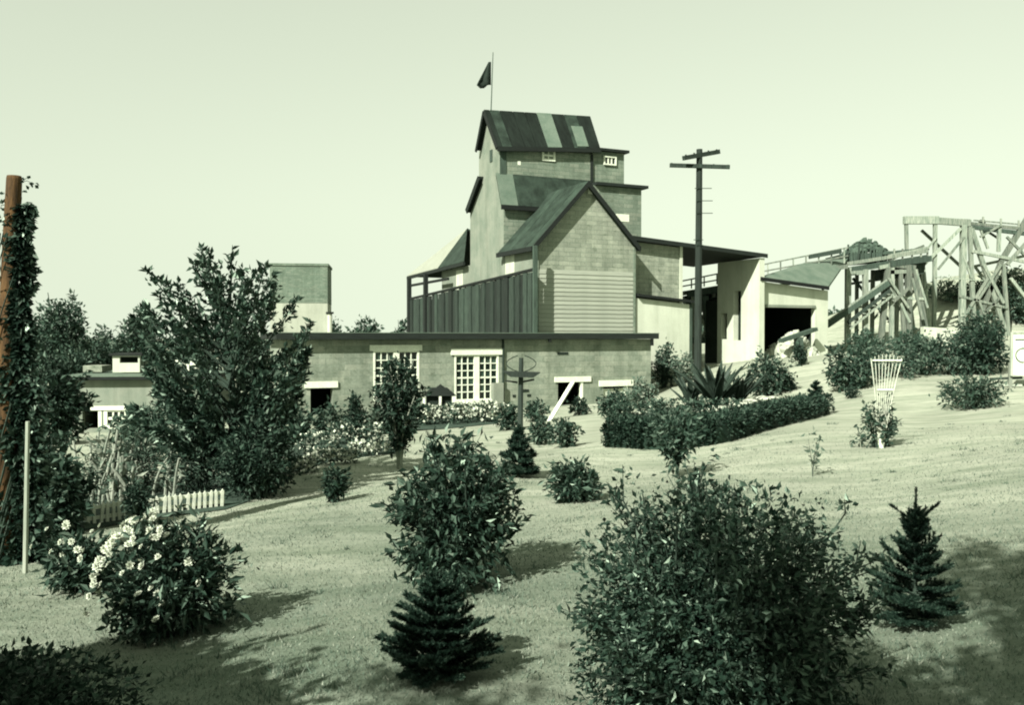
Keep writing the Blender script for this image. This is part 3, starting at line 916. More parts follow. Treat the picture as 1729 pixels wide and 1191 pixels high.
# ---- brick stack far left
sp_ = Frame(553, 565, 47)
stk = thing('brick_stack', 'square brick stack with dark upper half behind the leafy tree', 'tower', sp_.o, TH * .3)
SF = Frame(553, 565, 47, TH * .3)
a0, a1 = SF.v(456, 500, 0), SF.v(553, 500, 0)
zt, zm = SF.v(510, 449, 0)[2], SF.v(510, 512, 0)[2]
MB().box((a0[0], 0, 0), (a1[0], 3.0, zm - .002)).build('lower_shaft', M['stack_pale'], stk)
MB().box((a0[0] - .01, -0.01, zm), (a1[0] + .01, 3.01, zt)).build('upper_shaft', M['brick_dark'], stk)
MB().box((a0[0] - .06, -0.06, zt + .002), (a1[0] + .06, 3.06, zt + .12)).build('cap', M['brick_dark'], stk)
a = SF.v(557, 530, 0); b_ = SF.v(562, 560, 0)
vp_ = thing('vent_pipe', 'short pale vent pipe beside the brick stack', 'pipe', SF.w(np.array([SF.v(557, 560, 0)[0], 0, 0])))
MB().tube([(0, 0, 0), (0, 0, SF.v(557, 530, 0)[2])], 0.12, sides=8).build('shaft', M['plaster'], vp_)
MB().tube([(0, 0, SF.v(557, 530, 0)[2]), (0, 0, SF.v(557, 527, 0)[2])], 0.2, sides=8).build('cap', M['dark_wood'], vp_)

# ---- outbuilding at left
LF = Frame(230, 720, 33, math.radians(6))
ob = thing('flat_roofed_outbuilding', 'low outbuilding with flat roof and rooftop hutch behind the garden', 'building', LF.o, LF.th)
def lf(px, py, v=0): return LF.v(px, py, v)
x0, x1 = lf(120, 700)[0], lf(345, 700)[0]
zr = lf(230, 641)[2]
A_ = lf(139, 695); B_ = lf(172, 724); C_ = lf(175, 690); D_ = lf(216, 724)
wl = MB()
wall_holes(wl, x0, x1, -0.3, zr - .02, 0, 0.25, [(A_[0], B_[0], B_[2], A_[2]), (C_[0], D_[0], D_[2], C_[2])])
wl.build('front_wall', M['siding_side'], ob)
MB().box((x0, 0.252, -0.3), (x0 + .25, 5, zr - .02)).build('side_wall', M['siding_side'], ob)
MB().box((x1 - .25, 0.252, -0.3), (x1, 5, zr - .02)).build('side_wall', M['siding_side'], ob)
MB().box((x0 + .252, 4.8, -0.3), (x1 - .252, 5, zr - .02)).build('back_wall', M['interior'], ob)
MB().box((x0 - .25, -.3, zr), (x1 + .25, 5.2, lf(230, 636)[2])).build('roof', M['dark_wood'], ob)
MB().box((x0 - .26, -.31, lf(230, 636)[2] + .002), (x1 + .26, 5.2, lf(230, 633.5)[2])).build('roof_edge', M['roof_light'], ob)
lb = lf(128, 686)
MB().box((lb[0], -.05, lf(170, 693)[2]), (lf(220, 690)[0], -.003, lf(170, 686)[2])).build('lintel', M['white'], ob)
small_window(ob, C_[0], D_[0], D_[2], C_[2], 0.03, 3, 2, bar=.06, fr=.12)
MB().box((B_[0] - .12, -.02, B_[2]), (B_[0] - .003, .1, A_[2] - .003)).build('jamb', M['white'], ob)
# rooftop hutch
VH = 1.5
a, b_ = lf(190, 601, VH), lf(236, 633, VH)
zh0 = lf(230, 634)[2] + .05
h = MB()
p0, p1 = lf(202, 603, VH), lf(233, 613, VH)
q0_, q1_ = lf(226, 626, VH), lf(233, 632, VH)
wall_holes(h, a[0], b_[0], zh0, a[2], VH, VH + .12, [(p0[0], p1[0], p1[2], p0[2])])
hh = h.build('hutch_wall', M['plaster'], ob)
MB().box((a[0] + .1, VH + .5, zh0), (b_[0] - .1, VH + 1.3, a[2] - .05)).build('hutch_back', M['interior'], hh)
MB().box((a[0] - .1, VH - .1, a[2] + .002), (b_[0] + .1, VH + 1.4, a[2] + .09)).build('hutch_roof', M['dark_wood'], hh)
a, b_ = lf(140, 618, VH + .3), lf(172, 634, VH + .3)
MB().box((a[0], VH + .3, zh0), (b_[0], VH + 1.4, a[2])).build('low_hutch', M['siding'], ob)
a, b_ = lf(238, 606, VH + .3), lf(275, 634, VH + .3)
for i in range(5):
    t0 = lerp(a[0], b_[0], i / 5)
    MB().box((t0, VH + .3, zh0), (t0 + (b_[0] - a[0]) / 5 - .06, VH + .4, a[2] - .1 * (i % 2))).build('upright_board', M['siding_side'], ob)
# white rounded vehicle-like tank behind: glazed cold frame
cfp = LF.w(lf(305, 634, VH + .2))
cf = thing('glasshouse', 'small white round-topped glazed house behind the leafy tree', 'glasshouse', (cfp[0], cfp[1], LF.zb + zh0), LF.th)
wv = (lf(331, 620, VH)[0] - lf(280, 620, VH)[0])
hz = lf(305, 609, VH)[2] - zh0
for k in range(5):
    x = -wv / 2 + wv * k / 4
    MB().box((x - .04, -.02, 0), (x + .04, .04, hz * (0.98 if 0 < k < 4 else .72))).build('rib', M['white'], cf)
MB().prism([(-wv / 2, 0, hz * .72), (-wv / 4, 0, hz), (wv / 4, 0, hz), (wv / 2, 0, hz * .72), (wv / 2, 0, hz * .55), (-wv / 2, 0, hz * .55)], (0, 1.2, 0)).build('arched_top', M['white'], cf)
MB().box((-wv / 2 + .05, .05, 0), (wv / 2 - .05, 1.15, hz * .54)).build('glazing', M['glass'], cf)

# ------------------------------------------------------------------ conveyor, trestle and tower at right
def gallery():
    Y = 45.5
    base = at(1350, 620, Y)
    t = thing('conveyor_walkway', 'raised conveyor walkway with handrails running behind the white shed', 'walkway', (base[0], base[1], float(ground_z(base[0], base[1]))))
    L = np.array(t.location)
    P = lambda px, py, dy=0: at(px, py, Y + dy) - L
    def beams(name, pts, w, mat, h=None, back=None):
        for (x0, y0, x1, y1) in pts:
            MB().beam(P(x0, y0), P(x1, y1), w, h).build(name, mat, t)
            if back: MB().beam(P(x0, y0, back), P(x1, y1, back), w, h).build(name, mat, t)
    MB().prism([P(1140, 494), P(1432, 446), P(1432, 446, 1.6), P(1140, 494, 1.6)], (0, 0, -0.22)).build('deck', M['timber'], t)
    beams('rail', [(1140, 477, 1432, 418), (1140, 486, 1432, 432)], 0.07, M['timber'], back=1.6)
    for k in range(14):
        x = 1146 + k * 21.5
        y0 = 494 - (x - 1140) * 48 / 292; y1 = 476 - (x - 1140) * 58 / 292
        MB().beam(P(x, y0 - 2), P(x, y1), 0.06).build('rail_post', M['timber'], t)
        MB().beam(P(x, y0 - 2, 1.6), P(x, y1, 1.6), 0.06).build('rail_post', M['timber'], t)
    beams('beam', [(1366, 434, 1420, 424)], 0.2, M['timber_dark'])
    for x in (1170, 1205, 1216):
        y0 = 494 - (x - 1140) * 48 / 292
        for dy in (0, 1.6):
            q = P(x, y0, dy); g = q + L
            MB().beam(q - (0, 0, .23), (q[0], q[1], float(ground_z(g[0], g[1])) - L[2] - .1), 0.16).build('leg', M['timber'], t)
    beams('brace', [(1165, 560, 1215, 500), (1168, 505, 1200, 570), (1180, 580, 1212, 520)], 0.13, M['timber'])
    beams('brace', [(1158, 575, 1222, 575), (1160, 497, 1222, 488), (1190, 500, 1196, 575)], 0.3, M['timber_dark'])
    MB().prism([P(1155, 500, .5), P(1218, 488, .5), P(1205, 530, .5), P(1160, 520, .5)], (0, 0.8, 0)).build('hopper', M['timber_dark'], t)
gallery()

def bin_trestle():
    Y = 47.0
    base = at(1495, 600, Y)
    t = thing('ore_bin_trestle', 'timber trestle carrying a loaded ore bin beside the white shed', 'trestle', (base[0], base[1], float(ground_z(base[0], base[1]))))
    L = np.array(t.location)
    P = lambda px, py, dy=0: at(px, py, Y + dy) - L
    MB().prism([P(1428, 452), P(1566, 430), P(1566, 430, 3), P(1428, 452, 3)], (0, 0, -0.3)).build('deck', M['timber_dark'], t)
    for (x0, y0, x1, y1, w) in ((1428, 446, 1566, 424, .18), (1500, 432, 1568, 418, .12), (1500, 447, 1545, 452, .22), (1484, 452, 1520, 445, .2), (1500, 460, 1540, 458, .2), (1430, 462, 1462, 460, .22)):
        MB().beam(P(x0, y0), P(x1, y1), w).build('beam', M['timber'], t)
    for (x0, y0, x1, y1, w) in ((1432, 452, 1431, 575, .26), (1461, 455, 1461, 550, .24), (1499, 452, 1485, 580, .24), (1506, 452, 1505, 560, .2), (1534, 448, 1534, 580, .28), (1544, 455, 1570, 575, .24), (1520, 455, 1528, 575, .18)):
        for dy in (0, 3.0):
            MB().beam(P(x0, y0, dy), P(x1, y1 + (25 if dy == 0 else 10), dy), w).build('leg', M['timber'], t)
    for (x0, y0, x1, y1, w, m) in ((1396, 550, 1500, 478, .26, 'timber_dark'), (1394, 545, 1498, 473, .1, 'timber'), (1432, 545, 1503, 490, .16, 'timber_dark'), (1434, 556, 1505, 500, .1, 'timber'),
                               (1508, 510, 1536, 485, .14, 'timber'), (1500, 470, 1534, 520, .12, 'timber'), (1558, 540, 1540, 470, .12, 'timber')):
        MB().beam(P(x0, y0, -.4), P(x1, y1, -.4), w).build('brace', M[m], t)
    for (x0, y0, x1, y1, w) in ((1447, 456, 1446, 560, .16), (1474, 456, 1472, 560, .18), (1490, 455, 1492, 570, .16), (1516, 455, 1512, 575, .2), (1528, 452, 1546, 575, .18), (1556, 440, 1558, 570, .2)):
        MB().beam(P(x0, y0, 1.6), P(x1, y1 + 12, 1.6), w).build('leg', M['timber'], t)
    for (x0, y0, x1, y1, w, dy, m) in ((1432, 520, 1540, 512, .12, 1.5, 'timber'), (1440, 470, 1500, 540, .12, 1.5, 'timber_dark'), (1500, 545, 1560, 470, .12, 3.1, 'timber'), (1484, 500, 1560, 505, .13, -.1, 'timber'), (1470, 545, 1535, 470, .1, 1.7, 'timber'),
                                      (1432, 480, 1500, 470, .14, 3.1, 'timber_dark'), (1505, 480, 1536, 545, .12, -.15, 'timber'), (1536, 530, 1570, 480, .12, 1.6, 'timber'), (1546, 455, 1566, 520, .1, -.1, 'timber'), (1500, 440, 1560, 415, .12, 2.8, 'timber')):
        MB().beam(P(x0, y0, dy), P(x1, y1, dy), w).build('brace', M[m], t)
    MB().prism([P(1500, 452, .4), P(1564, 440, .4), P(1560, 462, .4), P(1502, 470, .4)], (0, 2.0, 0)).build('loading_deck', M['timber_dark'], t)
    # stair treads on the slanting stringer
    for k in range(9):
        s = k / 8
        MB().beam(P(1434 + 66 * s, 549 - 52 * s, -.5), P(1434 + 66 * s, 549 - 52 * s, .4), 0.2, .05).build('tread', M['timber'], t)
    MB().prism([P(1424, 446, .3), P(1498, 440, .3), P(1506, 425, .3), P(1418, 430, .3)], (0, 2.2, 0)).build('bin_side', M['timber_dark'], t)
    MB().prism([P(1500, 440, 1.5), P(1540, 436, 1.5), P(1534, 470, 1.5), P(1505, 470, 1.5)], (0, .8, 0)).build('hopper', M['timber_dark'], t)
    for x in (1510, 1524, 1540, 1555, 1566):
        MB().beam(P(x, 440, 0), P(x, 420, 0), .07).build('rail_post', M['timber'], t)
    c = at(1462, 437, Y + 1.4)
    rubble('ore_heap', c, 1.3, 1.0, 1.2, 240, 0.08, 0.22, M['spoil'], 'grey heap of broken ore on top of the timber bin', 'ore', 9)
    for k_ in range(9):
        a = 1420 + 9.5 * k_
        MB().beam(P(a, 447 - k_ * .5, .1), P(a + (3 if k_ % 2 else -2), 420 - (k_ * 7) % 11, .25), .09, .03).build('stave', M['timber_dark'], t)
    MB().beam(P(1490, 428, .2), P(1568, 420, .2), .14).build('rail', M['timber_dark'], t)
    MB().beam(P(1500, 447, .1), P(1570, 437, .1), .45, .3).build('beam', M['timber_dark'], t)
bin_trestle()

def head_trestle():
    Y = 51.0
    base = at(1640, 590, Y)
    t = thing('head_trestle', 'tall cross braced timber trestle at the right edge above the bank', 'trestle', (base[0], base[1], float(ground_z(base[0], base[1]))))
    L = np.array(t.location)
    P = lambda px, py, dy=0: at(px, py, Y + dy) - L
    D = 2.6
    for (x0, y0, x1, y1, w, h, m) in ((1526, 372, 1584, 372, .3, .42, 'timber'), (1584, 373, 1638, 377, .26, .36, 'timber'), (1636, 383, 1790, 402, .16, .22, 'timber_dark'), (1640, 377, 1790, 394, .14, .14, 'timber')):
        for dy in (0, D):
            MB().beam(P(x0, y0, dy), P(x1, y1, dy), w, h).build('cap_beam', M[m], t)
    MB().prism([P(1526, 367, 0), P(1638, 372, 0), P(1638, 372, D), P(1526, 367, D)], (0, 0, .06)).build('deck', M['timber'], t)
    MB().prism([P(1638, 377, 0), P(1790, 390, 0), P(1790, 390, D), P(1638, 377, D)], (0, 0, .06)).build('deck', M['timber'], t)
    legs = ((1530, 375, 1531, 425, .2), (1579, 375, 1577, 560, .22), (1627, 380, 1623, 580, .34), (1637, 382, 1646, 575, .24), (1640, 386, 1706, 575, .26), (1687, 384, 1686, 425, .2), (1694, 445, 1704, 570, .2),
            (1655, 385, 1668, 420, .14), (1735, 368, 1690, 442, .3), (1690, 442, 1640, 560, .26), (1558, 450, 1572, 575, .22))
    for (x0, y0, x1, y1, w) in legs:
        for dy in (0, D):
            MB().beam(P(x0, y0, dy), P(x1, y1 + (12 if y1 > 550 else 0), dy), w * .85).build('leg', M['timber'], t)
    br = ((1622, 386, 1560, 447, .18), (1628, 400, 1584, 455, .14), (1640, 424, 1760, 448, .2), (1660, 447, 1694, 512, .2), (1690, 447, 1650, 508, .16), (1579, 468, 1660, 474, .08), (1620, 500, 1700, 520, .16),
          (1700, 400, 1729, 430, .16), (1655, 400, 1690, 380, .14), (1625, 540, 1668, 470, .16), (1648, 545, 1690, 500, .16), (1665, 540, 1650, 500, .14), (1640, 470, 1626, 430, .12), (1700, 447, 1760, 380, .22), (1706, 470, 1760, 540, .2), (1562, 425, 1582, 400, .12))
    for i, (x0, y0, x1, y1, w) in enumerate(br):
        MB().beam(P(x0, y0, -.12), P(x1, y1, -.12), w * .8).build('brace', M['timber'], t)
        if i % 2 == 0: MB().beam(P(x1 - 4, y0 + 3, D + .1), P(x0, y1 + 3, D + .1), w * .8).build('brace', M['timber'], t)
    for x in (1660, 1690, 1720):
        MB().beam(P(x, 384, 0), P(x, 366 + (x - 1660) * .1, 0), .08).build('rail_post', M['timber'], t)
    MB().beam(P(1644, 372, 0), P(1790, 385, 0), .07).build('rail', M['timber'], t)
    q = P(1658, 376, .3)
    MB().tube([q + (-.12, 0, 0), q + (.12, 0, 0)], .17, sides=10).build('pulley', M['wire'], t)
    q = P(1665, 392, .0)
    MB().tube([q + (-.2, -.05, 0), q + (.12, -.05, .05)], .14, sides=8).build('pulley', M['wire'], t)
head_trestle()

# low whitish wall and spoil behind the trestle
wp = at(1600, 560, 46)
MB()
lwl = thing('retaining_wall', 'low pale retaining wall under the timber trestles', 'wall', (wp[0], wp[1], float(ground_z(wp[0], wp[1]))))
p0, p1 = at(1560, 552, 45.5) - np.array(lwl.location), at(1625, 556, 45.5) - np.array(lwl.location)
MB().prism([p0, p1, p1 - (0, 0, 1.2), p0 - (0, 0, 1.2)], (0, .4, 0)).build('wall_face', M['plaster'], lwl)

# ------------------------------------------------------------------ utility pole
def pole():
    g = G(1180, 612)
    Y = 31.0
    top = at(1181, 252, Y)
    b = at(1178, 600, Y); b[2] = float(ground_z(b[0], b[1]))
    t = thing('utility_pole', 'tall dark wooden utility pole with two crossarms before the shed', 'utility pole', b)
    P = lambda px, py, dy=0: at(px, py, Y + dy) - b
    MB().tube([(0, 0, -.2), tuple(top - b)], 0.135, 0.10, 10).build('shaft', M['pole'], t, smooth=False)
    a1 = MB().beam(P(1131, 279, -.14), P(1232, 282, -.14), .10, .13).build('crossarm', M['pole'], t)
    a2 = MB().beam(P(1154, 267, -.5), P(1214, 256, .5), .11, .15).build('crossarm', M['pole'], t)
    for (arm, pts) in ((a1, ((1134, 276), (1150, 277), (1205, 278), (1229, 279))), (a2, ((1158, 262), (1172, 259), (1196, 255), (1210, 253)))):
        for (x, y) in pts:
            dy = -.14 if arm is a1 else -.5 + (x - 1154) / 60
            q = P(x, y, dy)
            MB().tube([q - (0, 0, .04), q + (0, 0, .02)], .022, .03, 6).build('insulator', M['wire'], arm)
    for (y, l, r) in ((318, 8, 26), (339, 6, 28), (360, 5, 28), (405, 10, 8), (414, 6, 8)):
        MB().beam(P(1181 - l, y, -.12), P(1181 + r * .8, y, -.12), .022).build('step_rung', M['wire'], t)
pole()

# ------------------------------------------------------------------ plants
def leaf_quads(P, D, size, rng, aspect=0.5, fold=0.25, upbias=0.6, curl=0.15):
    n = len(P)
    D = D / (np.linalg.norm(D, axis=1)[:, None] + 1e-9)
    N = rng.normal(size=(n, 3)); N[:, 2] += upbias
    N -= (N * D).sum(1)[:, None] * D
    N /= np.linalg.norm(N, axis=1)[:, None] + 1e-9
    S = np.cross(D, N)
    l = size[:, None]; w = l * aspect * 0.5
    a = P
    m = P + D * l * 0.45
    b = m + S * w + N * w * fold
    c = P + D * l - N * l * curl
    d = m - S * w + N * w * fold
    return np.stack([a, b, c, d], 1)

def bez(p, c, e, n=6):
    t = np.linspace(0, 1, n)[:, None]
    return (1 - t) ** 2 * p + 2 * t * (1 - t) * c + t ** 2 * e

def shrub_geo(seed, H, Rx, nstem, ntwig, nleaf, leaf, lo=-0.15, base=0.12, aspect=0.5, twig=0.28, spike=0.25, Ry=None, flat_top=False, up=0.35, upright=0.2, clump=0.0, wood=True, rmul=1.0, fill=0.4):
    rng = np.random.default_rng(seed)
    Ry = Ry or Rx
    c = np.array([0, 0, H * (lo + 1) / 2]); rad = np.array([Rx, Ry, H * (1 - lo) / 2])
    dirs = rng.normal(size=(nstem, 3)); dirs /= np.linalg.norm(dirs, axis=1)[:, None]
    if lo < .05: dirs[:, 2] = np.where(dirs[:, 2] < -.7, -dirs[:, 2], dirs[:, 2])
    ends = c + rad * dirs * rng.uniform(0.62, 0.9 + spike * rng.random(nstem), nstem)[:, None]
    ends[:, 2] = np.maximum(ends[:, 2], 0.06 * H)
    wb = MB()
    tw_p, tw_d, tw_l = [], [], []
    for i in range(nstem):
        p0 = np.array([rng.normal() * base * Rx, rng.normal() * base * Ry, -0.02 * H])
        e = ends[i]
        if lo > 0.05: ctrl = np.array([p0[0], p0[1], min(e[2], H * lo * 1.0 + .1 * H)])
        else: ctrl = (p0 + e) / 2 + np.array([0, 0, upright * H])
        st = bez(p0, ctrl, e, 7)
        if wood: wb.tube(st, 0.012 * H * rmul, 0.003 * H, 4)
        dl = st[1:] - st[:-1]
        for _ in range(ntwig):
            k = rng.uniform(1.8, 6.0); k0 = min(int(k), 5); f = k - k0
            p = st[k0] + dl[k0] * f if k0 < 6 else st[6]
            out = (p - c) / rad; out /= np.linalg.norm(out) + 1e-6
            d = out * .55 + dl[min(k0, 5)] / (np.linalg.norm(dl[min(k0, 5)]) + 1e-9) * .6 + rng.normal(size=3) * .55 + np.array([0, 0, up])
            d /= np.linalg.norm(d)
            tw_p.append(p); tw_d.append(d); tw_l.append(twig * Rx * rng.uniform(.5, 1.2))
    tw_p, tw_d, tw_l = np.array(tw_p), np.array(tw_d), np.array(tw_l)
    if wood:
        for i in range(0, len(tw_p), 2):
            wb.tube([tw_p[i], tw_p[i] + tw_d[i] * tw_l[i]], 0.0035 * H, 0.0015 * H, 3)
    idx = rng.integers(0, len(tw_p), nleaf)
    t = rng.uniform(0.05, 1.05, nleaf)
    P = tw_p[idx] + tw_d[idx] * (tw_l[idx] * t)[:, None] + rng.normal(size=(nleaf, 3)) * leaf * 0.35
    D = tw_d[idx] * .5 + rng.normal(size=(len(P), 3)) * .75
    nf = int(nleaf * fill)
    if nf:
        q = rng.normal(size=(nf, 3)); q /= np.linalg.norm(q, axis=1)[:, None]
        lump = 0.84 + .10 * np.sin(q[:, 0] * 5 + seed) * np.sin(q[:, 1] * 5 + seed * 2) + .10 * np.sin(q[:, 2] * 6 + q[:, 0] * 4 + seed)
        r = rng.random(nf) ** .45 * lump
        P[:nf] = c + q * rad * r[:, None] + rng.normal(size=(nf, 3)) * leaf * .4
        D[:nf] = q + rng.normal(size=(nf, 3)) * .8
    keep = P[:, 2] > 0.01
    P, D = P[keep], D[keep]
    D[:, 2] -= 0.1
    V = leaf_quads(P, D, leaf * rng.uniform(.42, 1.42, len(P)), rng, aspect)
    return V, wb

NLEAF = 0
def shrub(name, label, cat, loc, H, R, leaf, nleaf, mat='leaf_dark', seed=1, nstem=26, ntwig=9, group=None, woodmat='twig', **kw):
    global NLEAF
    V, wb = shrub_geo(seed, H, R, nstem, ntwig, nleaf, leaf, **kw)
    t = thing(name, label, cat, loc, 0, group)
    link('foliage', quads_mesh('foliage', V), M[mat], t)
    if wb.n: wb.build('trunk' if 'tree' in name else 'stems', M[woodmat], t)
    NLEAF += len(V)
    return t

def px_plant(px, base_py, w, h, Y=None):
    """ground point under a pixel, and its size in metres"""
    if Y is None:
        g = G(px, base_py)
    else:
        g = at(px, base_py, Y); g[2] = float(ground_z(g[0], g[1]))
    k = g[1] / FPX
    return g, w * k / 2, h * k, k

def pshrub(name, label, cat, px, py, w, h, leafpx, nleaf, mat='leaf_dark', seed=1, Y=None, **kw):
    g, R, H, k = px_plant(px, py, w, h, Y)
    if Y is not None:
        H = max(H, at(px, py - h, Y)[2] - g[2])
    return shrub(name, label, cat, g, H, R, leafpx * k, nleaf, mat, seed, **kw)

def spruce(name, label, loc, H, R, seed, levels=9, per=9, needles=46, nlen=0.03, lo=0.06, top=0.22, slim=1.0, skew=0.0, nw=0.0035, full=.8, rise=.7, candles=0):
    rng = np.random.default_rng(seed)
    shoots = []          # (p, d, length)
    wb = MB()
    wb.tube([(0, 0, -.02), (0, 0, H * .98)], 0.02 * H, 0.004 * H, 6)
    shoots.append((np.array([0, 0, H * (1 - top)]), np.array([0, 0, 1.0]), H * top))
    for L in range(levels):
        t = L / (levels - 1)
        z = H * (lo + (1 - top * 1.0 - lo) * t)
        Lr = R * (1 - t) ** full * (.72 if L == 0 else .9 if L == 1 else 1.0) + 0.16 * R
        n = max(5, int(per * (1 - .35 * t)))
        a0 = rng.uniform(0, 6.28)
        el = math.radians(10) + rise * t ** 1.2
        for j in range(n):
            a = a0 + j / n * 6.28 + rng.normal() * .18
            ln = Lr * rng.uniform(.66, 1.16)
            e2 = el + rng.normal() * .12
            d = np.array([math.cos(a) * math.cos(e2), math.sin(a) * math.cos(e2), math.sin(e2)])
            p0 = np.array([0, 0, z + rng.normal() * .015 * H])
            mid = p0 + d * ln * .55 - np.array([0, 0, .03 * ln])
            tip = p0 + d * ln
            wb.tube([p0, mid, tip], 0.007 * H, 0.003 * H, 4)
            shoots.append((mid, tip - mid, ln * .45))
            shoots.append((p0 + d * ln * .15, mid - p0, ln * .4))
            ns = max(2, int(7 * ln / R))
            for q in range(ns):
                f = .25 + .7 * q / ns
                b = p0 + (tip - p0) * f
                for sgn in (-1, 1):
                    ang = a + sgn * (0.75 + rng.normal() * .12)
                    l2 = max(ln * .42 * (1 - f * .55), .09 * H) * rng.uniform(.7, 1.15)
                    d2 = np.array([math.cos(ang) * math.cos(e2), math.sin(ang) * math.cos(e2), math.sin(e2 + .12)])
                    shoots.append((b, d2, l2))
    for j in range(candles):
        a = j / candles * 6.28 + .3
        e2 = rng.uniform(.5, 1.0)
        z0 = H * (1 - top) - H * .05 * (j % 3)
        d = np.array([math.cos(a) * math.cos(e2), math.sin(a) * math.cos(e2), math.sin(e2)])
        shoots.append((np.array([0, 0, z0]), d, H * rng.uniform(.16, .24)))
    P, D, LN = [], [], []
    for (p, d, l) in shoots:
        d = np.asarray(d, float); d = d / np.linalg.norm(d)
        n = max(14, int(needles * l / (0.16 * H)))
        n = min(n, needles * 2)
        s = rng.random(n)
        P.append(p + d * (s * l)[:, None])
        r = rng.normal(size=(n, 3)); r -= (r @ d)[:, None] * d; r /= np.linalg.norm(r, axis=1)[:, None]
        r[:, 2] += .15
        D.append(r * .8 + d * .75)
        LN.append(np.full(n, nlen) * rng.uniform(.7, 1.15, n))
    P, D, LN = np.vstack(P), np.vstack(D), np.concatenate(LN)
    D /= np.linalg.norm(D, axis=1)[:, None]
    S = np.cross(D, rng.normal(size=D.shape)); S /= np.linalg.norm(S, axis=1)[:, None] + 1e-9
    V = np.stack([P - S * nw, P + S * nw, P + D * LN[:, None]], 1)
    if skew: V[:, :, 0] += V[:, :, 2] * skew
    t = thing(name, label, 'spruce', loc)
    link('needles', tris_mesh('needles', V), M['needle'], t)
    wb.build('trunk', M['bark'], t)
    return t

# --- foreground
g, R, H, k = px_plant(738, 1144, 196, 184)
spruce('spruce', 'small dense spruce standing in the foreground below the leafy shrub', g, H, R, 4, levels=10, per=12, needles=150, nlen=.019, top=.15, nw=.0032, full=.66, rise=.6, candles=6)
g, R, H, k = px_plant(1545, 1056, 164, 234)
spruce('spruce', 'young spruce with tall bare leader right of the big bush', g, H, R, 7, levels=9, per=10, needles=170, nlen=.019, top=.26, nw=.0032, full=.75, rise=.9, candles=7)
g, R, H, k = px_plant(1215, 1240, 560, 440)
shrub('bush', 'largest dark bush of small leaves in the right foreground', 'bush', g, H * 1.04, R * .97, 0.033, 38000, 'leaf_gloss', 21, nstem=110, ntwig=14, twig=.25, spike=.24, upright=.1, lo=-.22, fill=.48)
pshrub('leafy_shrub', 'tall loose shrub of drooping leaves behind the small spruce', 'shrub', 772, 988, 250, 252, 17, 6400, 'leaf_gloss', 22, nstem=60, ntwig=12, aspect=.42, spike=.3, lo=-.14, fill=.34)
# flowering shrubs at the left
def bloom_mesh(r, seed):
    rg = np.random.default_rng(seed)
    mb = MB()
    for ring, (n, tilt, ln) in enumerate(((9, .25, 1.0), (7, .7, .8), (5, 1.15, .55))):
        for i in range(n):
            a = i / n * 6.28 + ring * .4 + rg.normal() * .1
            d = np.array([math.cos(a) * math.cos(tilt), math.sin(a) * math.cos(tilt), math.sin(tilt)]) * r * ln
            s = np.array([-math.sin(a), math.cos(a), 0]) * r * .28
            mb.add([(0, 0, 0), d * .6 + s, d, d * .6 - s], [(0, 1, 2, 3)])
    return mb.mesh('flower')
def add_flowers(t, pts, r, seed, towards=None):
    rg = np.random.default_rng(seed)
    mesh = bloom_mesh(r, seed)
    for p in pts:
        o = link('flower', mesh, M['petal'], t, p)
        d = Vector((rg.normal() * .5 - .35, -.75 + rg.normal() * .4, .6 + rg.normal() * .3)).normalized()
        o.rotation_euler = d.to_track_quat('Z', 'Y').to_euler()
        s = rg.uniform(.65, 1.25); o.scale = (s, s, s)
t = pshrub('flowering_shrub', 'round flowering shrub with many white blooms in left foreground', 'flowering shrub', 292, 1072, 225, 205, 20, 4200, 'leaf_gloss', 31, nstem=46, ntwig=11, aspect=.36, spike=.2)
g, R, H, k = px_plant(292, 1072, 225, 205)
rg = np.random.default_rng(5)
pts = []
for _ in range(96):
    th = rg.uniform(-3.3, -1.1) if rg.random() < .72 else rg.uniform(0, 6.28)
    ph = rg.beta(1.7, 1.5)
    x = math.cos(th) * R * math.cos(ph * 1.45) - .22 * R
    pts.append((x, math.sin(th) * R * math.cos(ph * 1.45), H * (.1 + .92 * math.sin(ph * 1.5))))
add_flowers(t, pts, 7.6 * k, 3)
t = pshrub('flowering_shrub', 'smaller flowering shrub left of the round one in front of pickets', 'flowering shrub', 138, 1000, 120, 100, 18, 1700, 'leaf_mid', 32, nstem=26, ntwig=9, aspect=.4)
g, R, H, k = px_plant(140, 1000, 130, 125)
add_flowers(t, [(rg.normal() * R * .5, -abs(rg.normal()) * R * .5 - .2 * R, H * rg.uniform(.35, 1.0)) for _ in range(18)], 6.5 * k, 4)
# corner shrub mostly outside the frame at lower left; it throws the round shadow
cs = np.array([-2.15, 3.3, 0]); cs[2] = float(ground_z(cs[0], cs[1]))
t = shrub('corner_shrub', 'dense dark rounded shrub with few white blooms at bottom left corner', 'shrub', cs, .54, .88, .032, 38000, 'leaf_dark', 33, nstem=80, ntwig=10, aspect=.55, spike=-.12, twig=.08, fill=.88, lo=-.25)
add_flowers(t, [(.42, -.58, .32), (.35, -.66, .22), (.55, -.52, .16), (.48, -.58, .24)], .03, 5)
cs = np.array([-4.25, 1.3, 0]); cs[2] = float(ground_z(cs[0], cs[1]))
shrub('tall_shrub', 'tall rounded shrub just beyond the lower left edge shading the lawn', 'shrub', cs, 3.1, 2.15, .14, 52000, 'leaf_dark', 34, nstem=70, ntwig=12, aspect=.6, spike=.0, fill=.9, lo=.0)

